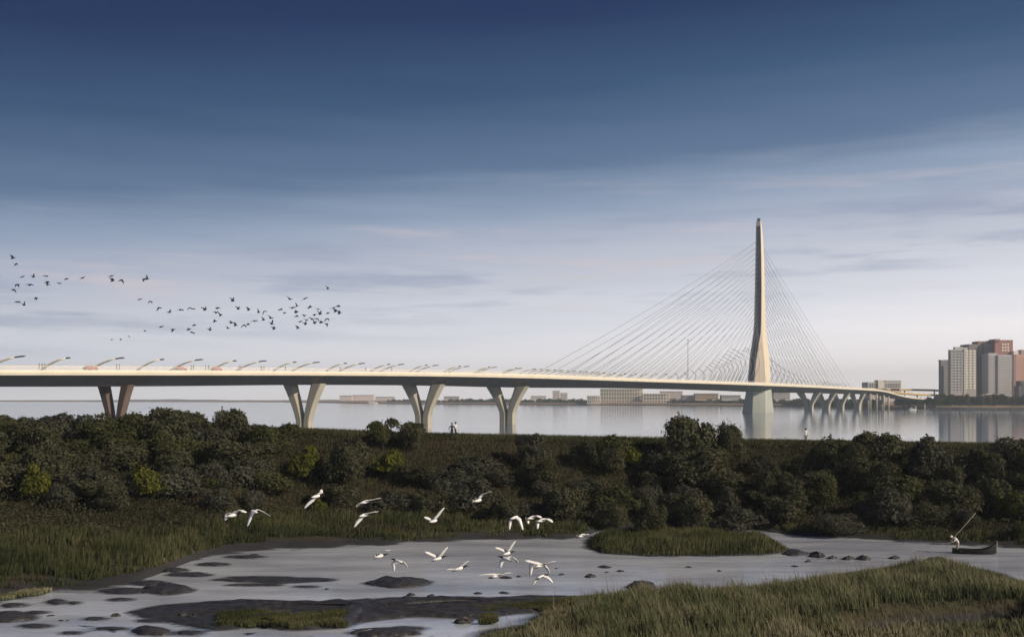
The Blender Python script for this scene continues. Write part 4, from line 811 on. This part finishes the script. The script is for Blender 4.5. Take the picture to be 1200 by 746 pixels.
BIRDS = [((274, 603), ((268, 601), (265.5, 609)), ((280, 597), (291, 599.5)), 1, 'leftmost white bird with both wings arched down'), ((297, 599), ((294.5, 603), (289, 616)), ((303.5, 597), (316, 603.5)), -1, 'white bird right next to the leftmost one with long wings spread'),
         ((371.5, 581), ((367, 586), (358, 595)), ((377, 577), (377.5, 573)), 1, 'topmost white bird banking right with one long lowered wing'), ((429, 587.5), ((425, 589), (418, 593)), ((436, 585.5), (448, 583)), 1, 'upper of two white birds gliding one above the other'), ((428, 603), ((423, 608), (416.5, 617)), ((434, 600.5), (445, 598.5)), 1, 'lower of two white birds gliding one above the other'),
         ((509, 610), ((504, 608), (498, 605)), ((513.5, 604), (522, 594)), 1, 'white bird with right wing raised high before dark bushes'), ((561, 586), ((557.5, 585), (554.5, 589)), ((566, 579), (577, 575)), 1, 'highest white bird in the middle with hooked raised wing'), ((604, 606), ((599, 608), (598, 620)), ((609, 608), (614, 620.5)), 1, 'white bird with both wings straight down like an arch'),
         ((624, 606), ((618, 607), (620.5, 613)), ((630, 604), (636, 606)), 1, 'left bird of the close pair above the water edge'), ((636, 609), ((631, 610), (631, 619)), ((643, 608), (649, 611)), 1, 'right bird of the close pair above the water edge'), ((446, 651), ((442, 648.5), (440.5, 653)), ((448.5, 645.5), (459, 643.5)), 1, 'white bird low over water at left with one wing lifted'),
         ((466, 657), ((460, 660), (461, 669)), ((472, 658), (477, 664.5)), -1, 'white bird with drooped wings above the dark mud mound'), ((514, 654), ((507, 650), (499, 645.5)), ((518, 650), (526, 640)), 1, 'white bird with both wings raised in a V'), ((539, 665.5), ((533, 666), (523, 666.5)), ((543, 662), (551, 656)), 1, 'white bird with one level and one raised wing'),
         ((595, 648), ((589, 644), (581, 640.5)), ((598, 643), (605, 633)), 1, 'white bird with raised V wings above another white bird'), ((592, 654), ((587, 658), (585, 664.5)), ((600, 652), (606.5, 659)), -1, 'white bird right beneath the one with V wings'), ((583, 674), ((574, 672), (560, 673.5)), ((590, 672), (600, 670)), 1, 'white bird skimming flat over the stones'),
         ((627, 660), ((622, 662), (620, 674)), ((637, 661), (643, 671)), -1, 'white bird with drooped wings crossing another at right'), ((634, 662), ((626, 658.5), (616, 655.5)), ((643, 659), (652.5, 656.5)), 1, 'white bird with level wings crossing another at right'), ((635, 675), ((631, 677), (625.5, 684.5)), ((642, 676), (649, 682)), 1, 'lowest right white bird with wings drooped in an arch'), ((683, 627), ((680, 626), (676, 627.5)), ((687, 626), (691, 625)), 1, 'smallest white bird low at the reed island left end')]
for i, (bd, lw, rw, hd, lab) in enumerate(BIRDS): water_bird(bd, lw, rw, hd, 50+(i*7 % 9), lab)
# standing egret at the left shore
p = lvl(190, 664, PZ+.1); t_ = thing('water_bird', 'tiny white bird standing at the left shoreline', 'bird', (p.x, p.y, PZ+.02)); b_ = MB()
b_.tube([(-.25, 0, .32), (-.1, 0, .40), (.06, 0, .45), (.13, 0, .55), (.12, 0, .68), (.17, 0, .76), (.23, 0, .75)], [.02, .08, .08, .04, .028, .035, .012], 8); b_.build('body', M['white'], t_, True)
for s_ in (-.04, .04): k = MB(); k.tube([(0, s_, 0), (-.01, s_, .35)], .012, 5); k.build('leg', M['black'], t_)
k = MB(); k.tube([(.23, 0, .75), (.36, 0, .72)], [.012, .003], 5); k.build('beak', M['black'], t_)

# ------------------------------------------------------------------ dark flock
def flock_mesh(i, a1, a2, b1, b2):
    h = Vector((1, 0, 0)); b_ = MB(); rings = []
    for s_, r_ in ((-.26, .01), (-.2, .045), (-.08, .075), (.05, .075), (.15, .05), (.22, .05), (.27, .03), (.33, .006)):
        rings.append([Vector((s_, math.cos(a)*r_, math.sin(a)*r_)) for a in [2*math.pi*k/6 for k in range(6)]])
    b_.loft(rings)
    for sg, e1, e2 in ((1, a1, a2), (-1, b1, b2)):
        w1 = Vector((.06, sg*.24*math.cos(e1), .24*math.sin(e1))); w2 = w1+Vector((-.14, sg*.30*math.cos(e2), .30*math.sin(e2))); R = []
        for p, c_ in ((Vector((0, 0, .02)), .24), (w1, .22), (w1.lerp(w2, .6), .15), (w2, .03)):
            R.append([p+h*c_*.4, p+Vector((0, 0, .018)), p-h*c_*.6, p-Vector((0, 0, .012))])
        b_.loft(R)
    return b_.mesh('dark_bird', M['flock'], True)
D = math.radians
FM = [flock_mesh(0, D(50), D(35), D(55), D(30)), flock_mesh(1, D(15), D(-30), D(20), D(-35)), flock_mesh(2, D(65), D(70), D(40), D(20)), flock_mesh(3, D(5), D(0), D(10), D(5)), flock_mesh(4, D(35), D(5), D(30), D(10)), flock_mesh(5, D(-15), D(-50), D(-10), D(-45))]
FL = {'a': [(15, 302.5), (18.8, 309.6), (25.7, 324.5), (39.1, 324.5), (53.6, 323.5), (55.5, 329.9), (55.8, 333.6), (69.5, 331.8), (77.7, 326.8), (96.5, 325.7), (19.8, 333.4), (35.2, 333.7), (16, 339.5), (42.1, 349.5), (20.7, 353.7), (28.1, 357.3)],
      'b': [(130.4, 323.5), (132, 329), (141.7, 328.2), (168.3, 327), (172.3, 327)],
      'c': [(163.8, 350.6), (176.3, 353), (186.3, 360.5), (198.5, 365.8), (211.6, 363), (221.9, 360.6), (226.3, 361.8), (240.3, 363), (254.8, 361), (253.5, 366.3), (258.4, 369.6), (251.6, 376.5), (246.3, 386.6), (227.5, 380.9), (221, 386), (225.3, 389.5), (202.5, 385.8), (188.8, 382.8),
            (272.7, 352.5), (279.2, 361.9), (291.4, 363.1), (302.7, 366), (309.9, 364.7), (317.2, 372.6), (308.6, 374.8), (298.3, 376), (271, 378.2), (275.8, 381.2), (285.3, 381), (290.8, 380.2), (267, 384.4), (318.4, 379.4), (321.2, 385.3)],
      'e': [(169.8, 387.8), (150.9, 393.8), (141.4, 397.5), (131, 398)],
      'd': [(339.6, 350.5), (357.2, 349.9), (384.1, 338.2), (328.6, 362.6), (333.5, 366.6), (343.1, 360.5), (347.8, 358.6), (346.9, 365.5), (362.8, 360), (372.9, 362.2), (384, 367), (391.2, 360.4), (396.6, 359), (393.3, 364.7), (397.6, 367.2), (347.4, 370.5), (356.9, 369.9), (368.5, 368.7), (375, 368), (382.7, 373.6), (382.4, 379.2), (376.3, 377.8), (371.1, 373.2), (365.5, 373.8), (368.5, 378.7), (359.3, 375.3), (358.2, 379.7), (352.2, 376.7), (349, 384.4)]}
FLAB = {'a': ('small dark bird in the loose flock at the far left of the sky', 'dark birds at the far left'), 'b': ('small dark bird in the short line of five between the flocks', 'dark birds in the line of five'), 'c': ('small dark bird in the long straggling middle of the flock', 'dark birds in the straggling middle'), 'e': ('faint tiny bird trailing below the flock just above the lamps', 'faint trailing birds'), 'd': ('small dark bird in the dense right end of the flock', 'dark birds in the dense right end')}
SPL = {(15, 302.5): 'topmost dark bird of the far left flock', (384.1, 338.2): 'single dark bird flying above the dense right end of the flock', (28.1, 357.3): 'lowest dark bird of the far left flock', (349, 384.4): 'lowest dark bird under the dense right end of the flock', (96.5, 325.7): 'rightmost thin bird of the far left flock'}
r = random.Random(77)
for k, L_ in FL.items():
    for (x, y) in L_:
        d = r.uniform(150, 172)*(1.35 if k == 'e' else 1); o = link('dark_bird', FM[r.randrange(6)], None, at(x, y, d))
        o.rotation_euler = (r.uniform(-.35, .35), r.uniform(-.45, .05), D(r.choice((20, 35, 50, -25, 60))+r.uniform(-12, 12))); s_ = r.uniform(1.05, 1.35)*(.75 if k == 'e' else 1); o.scale = (s_, s_, s_)
        lab, grp = FLAB[k]; tag(o, SPL.get((x, y), lab), 'bird', grp)

# ------------------------------------------------------------------ people
def person(loc, rz, joints, mats, label, hat=None, hair=True, name='person'):
    """joints: dict of points (m); one skinned continuous body; zones get skin, shirt or trousers"""
    J = {k: Vector(v) for k, v in joints.items()}
    E = [('pelvis', 'waist', .125, .12), ('waist', 'chest', .12, .15), ('chest', 'neck', .15, .055), ('neck', 'jaw', .055, .085), ('jaw', 'skull', .085, .09)]
    for s_ in 'lr':
        E += [('chest', 'sho'+s_, .15, .065), ('sho'+s_, 'elb'+s_, .065, .045), ('elb'+s_, 'wri'+s_, .045, .03), ('wri'+s_, 'palm'+s_, .03, .038),
              ('pelvis', 'hip'+s_, .125, .10), ('hip'+s_, 'kne'+s_, .10, .062), ('kne'+s_, 'ank'+s_, .062, .042), ('ank'+s_, 'toe'+s_, .042, .038)]
        hd = (J['palm'+s_]-J['wri'+s_]).normalized(); sd = hd.orthogonal().normalized()
        for q in range(5):
            kb, kt = 'fb%s%d' % (s_, q), 'ft%s%d' % (s_, q); sp = (q-1.5)*.02 if q < 4 else -.045
            J[kb] = J['palm'+s_]+hd*(.035 if q < 4 else -.01)+sd*sp; J[kt] = J[kb]+hd*(.055 if q < 4 else .04)+sd*(sp*.3)+hd.cross(sd)*.02
            E += [('palm'+s_, kb, .038, .011), (kb, kt, .011, .008)]
    names = list(J); ix = {k: i for i, k in enumerate(names)}; rad = {}
    for a, b_, ra, rb in E: rad[a] = max(rad.get(a, 0), ra) if a not in rad else rad[a]; rad[b_] = rb if b_ not in rad else rad[b_]
    me = bpy.data.meshes.new('skeleton'); me.from_pydata([tuple(J[k]) for k in names], [(ix[a], ix[b_]) for a, b_, _, _ in E], [])
    o = bpy.data.objects.new('person_tmp', me); COL.objects.link(o); md = o.modifiers.new('s', 'SKIN'); sv = me.skin_vertices[0].data
    for k in names: sv[ix[k]].radius = (rad[k], rad[k]*(.72 if k in ('chest', 'waist', 'pelvis') else 1)); sv[ix[k]].use_root = (k == 'pelvis')
    md.use_smooth_shade = True; o.modifiers.new('d', 'SUBSURF').levels = 1
    dg = bpy.context.evaluated_depsgraph_get(); ev = o.evaluated_get(dg); nm = bpy.data.meshes.new_from_object(ev); bpy.data.objects.remove(o)
    nm.name = 'person_body'; nm.materials.clear()
    for m_ in mats[:4]: nm.materials.append(m_)          # skin, top, trousers, shoes
    zone = {}
    for a, b_, _, _ in E:
        z = 0
        if a in ('pelvis', 'hipl', 'hipr') or a.startswith('kne'): z = 2
        if a.startswith('ank'): z = 3
        if a in ('waist', 'chest') and b_ != 'neck' or a.startswith('sho') or (a, b_) == ('pelvis', 'waist') or (a.startswith('elb') and mats[4]): z = 1
        if (a, b_) == ('chest', 'neck'): z = 1
        zone[(a, b_)] = z
    for p in nm.polygons:
        c = p.center; best = (9, 0)
        for a, b_, ra, rb in E:
            A_, B_ = J[a], J[b_]; d = B_-A_; t = max(0, min(1, (c-A_).dot(d)/max(d.length_squared, 1e-6))); q = (c-A_-d*t).length/(ra+(rb-ra)*t+.01)
            if q < best[0]: best = (q, zone[(a, b_)])
        p.material_index = best[1]; p.use_smooth = True
    t_ = thing(name, label, 'person', loc, rz); bo = link('body', nm, t_)
    hd = (J['skull']-J['jaw']).normalized(); m_ = MB(); c = J['skull']+hd*.02; u = hd.orthogonal().normalized(); v = hd.cross(u)
    for q, R_ in ((None, None),): pass
    m_.loft([[c+hd*z+(u*math.cos(a)+v*math.sin(a))*rr for a in [2*math.pi*k/10 for k in range(10)]] for z, rr in ((-.05, .098), (.02, .108), (.07, .09), (.105, .05), (.12, .01))])
    m_.build('hair' if hat is None else 'hat', M['hair'] if hat is None else hat, t_, True); return t_
def stand(walk=0.0, arm=.1, lean=0.0, bent=0.0):
    j = {'pelvis': (0, 0, .95), 'waist': (0, lean*.2, 1.10), 'chest': (0, lean*.6, 1.32), 'neck': (0, lean*.8, 1.48), 'jaw': (0, lean+.03, 1.56), 'skull': (0, lean+.02, 1.66)}
    for s_, sg in (('l', -1), ('r', 1)):
        w_ = walk*sg
        j['hip'+s_] = (.10*sg, 0, .90); j['kne'+s_] = (.11*sg, .04+w_*.5, .50); j['ank'+s_] = (.11*sg, w_-.02, .09); j['toe'+s_] = (.12*sg, w_+.15, .045)
        j['sho'+s_] = (.20*sg, lean*.6, 1.40); j['elb'+s_] = ((.24+arm*.3)*sg, lean*.4-w_*.3, 1.13); j['wri'+s_] = ((.25+arm*.1)*sg, .08-w_*.6+lean*.3, .90); j['palm'+s_] = ((.25+arm*.08)*sg, .12-w_*.65+lean*.3, .81)
    return j
def ground_at(px, Y):
    X = (px-600)*Y/F; return (X, Y, tz(X, Y)+.02)
person(ground_at(529.6, 129.5), D(200), stand(.10, .5), [M['skin'], M['navy'], M['navy'], M['rubber'], True], 'person in dark clothes on the bank, left one of the strolling couple')
person(ground_at(533.8, 129.9), D(250), stand(.26, .15), [M['skin'], M['shirt'], M['navy'], M['rubber'], True], 'person in white shirt and dark trousers on the bank, right one of the couple')
person(ground_at(944.3, 130.6), D(15), stand(.10, .2), [M['skin'], M['shirt'], M['greycloth'], M['rubber'], True], 'lone person in white shirt and grey trousers on the bank right of the tower reflection', M['navy'])
# people and cars on the bridge
wm = {}
def walker_mesh():
    t_ = person((0, 0, -50), 0, stand(.2, .1), [M['skin'], M['redcloth'], M['navy'], M['rubber'], True], 'x'); ch = list(t_.children); me = [c.data for c in ch]
    for c in ch: bpy.data.objects.remove(c)
    bpy.data.objects.remove(t_); return me
body_me, hair_me = walker_mesh()
pr = [(26.5, 'leftmost walker of the trio on the bridge at the left edge'), (29.5, 'middle walker of the trio on the bridge at the left edge'), (32.5, 'rightmost walker of the trio on the bridge at the left edge'), (117.5, 'left walker of the pair on the bridge above the leftmost pier'), (121, 'right walker of the pair on the bridge above the leftmost pier'), (205, 'walker on the bridge beside the middle red car'), (207.5, 'walker in front of the middle red car on the bridge'),
      (221.5, 'left walker of the pair right of the middle red car'), (225, 'right walker of the pair right of the middle red car'), (260, 'left walker of the pair right of the third red car'), (263, 'right walker of the pair right of the third red car'), (286.5, 'left walker of the pair on the bridge between leftmost and second piers'), (289, 'right walker of the pair on the bridge between leftmost and second piers'), (314, 'single walker on the bridge left of the second pier'), (378, 'single walker on the bridge right leg of second pier'), (407, 'single walker on the bridge left of the third pier half way'), (437, 'single walker on the bridge nearer the third pier')]
for x, lab in pr:
    c, td, n, dep, hw = frame(s_of_px(x)); q = c+n*(hw-1.3); t_ = thing('person', lab, 'person', (q.x, q.y, c.z-.02), random.uniform(0, 6), 'walkers on the bridge')
    link('body', body_me, t_); link('hair', hair_me, t_)
def car(x, lab, u=.45):
    c, td, n, dep, hw = frame(s_of_px(x)); q = c+n*hw*u; t_ = thing('car', lab, 'car', (q.x, q.y, c.z-.1), math.atan2(td.y, td.x), 'red cars on the bridge'); m_ = MB()
    prof = [(-2.1, .35, .85), (-2.0, .3, .95), (-1.5, .28, 1.02), (-1.0, .28, 1.40), (.3, .28, 1.45), (1.0, .28, 1.02), (1.9, .3, .88), (2.1, .38, .70)]
    m_.loft([[Vector((X, -.85, z0)), Vector((X, -.88, (z0+z1)/2)), Vector((X, -.68 if z1 > 1.2 else -.84, z1)), Vector((X, .68 if z1 > 1.2 else .84, z1)), Vector((X, .88, (z0+z1)/2)), Vector((X, .85, z0))] for X, z0, z1 in prof]); m_.build('body', M['redcar'], t_)
    for sg in (-1, 1):
        m_ = MB(); m_.add([(-.95, sg*.80, 1.02), (.75, sg*.80, 1.02), (.25, sg*.72, 1.36), (-.9, sg*.72, 1.34)], [(0, 1, 2, 3)]); m_.build('window', M['glass'], t_)
        for X in (-1.3, 1.3): m_ = MB(); m_.tube([(X, sg*.72, .32), (X, sg*.90, .32)], .32, 12); m_.build('wheel', M['rubber'], t_)
car(96, 'red car on the bridge left of the leftmost pier'); car(201, 'red car on the bridge with walkers beside it'); car(243, 'red car on the bridge between two walker pairs')

# ------------------------------------------------------------------ boat and boatman
bp_ = lvl(1141, 648.5, PZ); boat = thing('rowing_boat', 'small dark wooden boat with upturned pale bow in the right channel', 'boat', (bp_.x, bp_.y, PZ), D(-14))
m_ = MB(); mi = MB(); rim = []; R = []; RI = []; n_ = 13; LN = 3.35
for k in range(n_):
    q = -1+2*k/(n_-1); w_ = .52*max(.05, (1-abs(q)**2.6 if q > 0 else 1-.45*abs(q)**3)); zt = .34+(.55*max(0, q)**3.0)+.04*abs(q); zb = -.14+(.30*max(0, q)**4); x = q*LN/2+(.12*max(0, q)**4)
    R.append([Vector((x, -w_, zt)), Vector((x, -w_*.9, zt*.5)), Vector((x, -w_*.5, zb)), Vector((x, w_*.5, zb)), Vector((x, w_*.9, zt*.5)), Vector((x, w_, zt)), Vector((x, w_*.9, zt-.02)), Vector((x, w_*.42, zb+.08)), Vector((x, -w_*.42, zb+.08)), Vector((x, -w_*.9, zt-.02))])
    rim.append((x, w_, zt))
m_.loft(R); m_.build('hull', M['boatwood'], boat, False)
for sg in (-1, 1): k = MB(); k.tube([(x, sg*w_, z+.015) for x, w_, z in rim], .028, 6); k.build('gunwale', M['boatwood'], boat, True)
for x in (-1.0, .1, .95): k = MB(); k.box((x, 0, .24), (.22, .88 if x < .5 else .6, .035)); k.build('seat', M['boatpale'], boat)
k = MB(); k.tube([(LN/2*.98, 0, .0), (LN/2+.10, 0, .45), (LN/2+.15, 0, .98), (LN/2+.17, 0, 1.12)], [.04, .05, .045, .03], 6); k.build('stem_post', M['boatpale'], boat, True)
k = MB(); k.add([(.55, -.36, .30), (1.45, -.2, .50), (1.45, .2, .50), (.55, .36, .30)], [(0, 1, 2, 3)]); k.add([(.55, -.36, .27), (1.45, -.2, .47), (1.45, .2, .47), (.55, .36, .27)], [(3, 2, 1, 0)]); k.build('foredeck', M['boatpale'], boat)
# the boatman stoops to the left over the pole
fl = Vector((bp_.x-1.28, bp_.y+.22, PZ+.0)); j = {'pelvis': (.06, 0, .92), 'waist': (.02, .0, 1.06), 'chest': (-.18, 0, 1.24), 'neck': (-.31, 0, 1.34), 'jaw': (-.40, 0, 1.36), 'skull': (-.48, 0, 1.41),
    'hipl': (.06, -.10, .88), 'knel': (-.05, -.12, .50), 'ankl': (-.02, -.13, .09), 'toel': (-.16, -.13, .05), 'hipr': (.06, .10, .88), 'kner': (.0, .13, .49), 'ankr': (.12, .14, .09), 'toer': (-.02, .15, .05),
    'shol': (-.20, -.20, 1.28), 'elbl': (-.36, -.26, 1.06), 'wril': (-.56, -.16, .98), 'palml': (-.62, -.12, .95), 'shor': (-.18, .20, 1.30), 'elbr': (-.05, .30, 1.16), 'wrir': (-.12, .10, 1.22), 'palmr': (-.15, .02, 1.22)}
person(fl, 0, j, [M['skin'], M['shirt'], M['tan'], M['skin'], True], 'boatman in white shirt and tan trousers stooping over a pole in the boat', M['shirt'])
P0 = fl+Vector((-.75, -.08, .86)); P1 = at(1143.5, 600.5, fl.y-.05); k = MB(); k.tube([P0-Vector((.28, 0, .45)), P0, P0.lerp(P1, .5), P1], [.02, .022, .022, .018], 7)
o = k.build('punt_pole', M['polewood'], None, True); tag(o, 'long pale wooden pole held by the stooping boatman', 'pole')
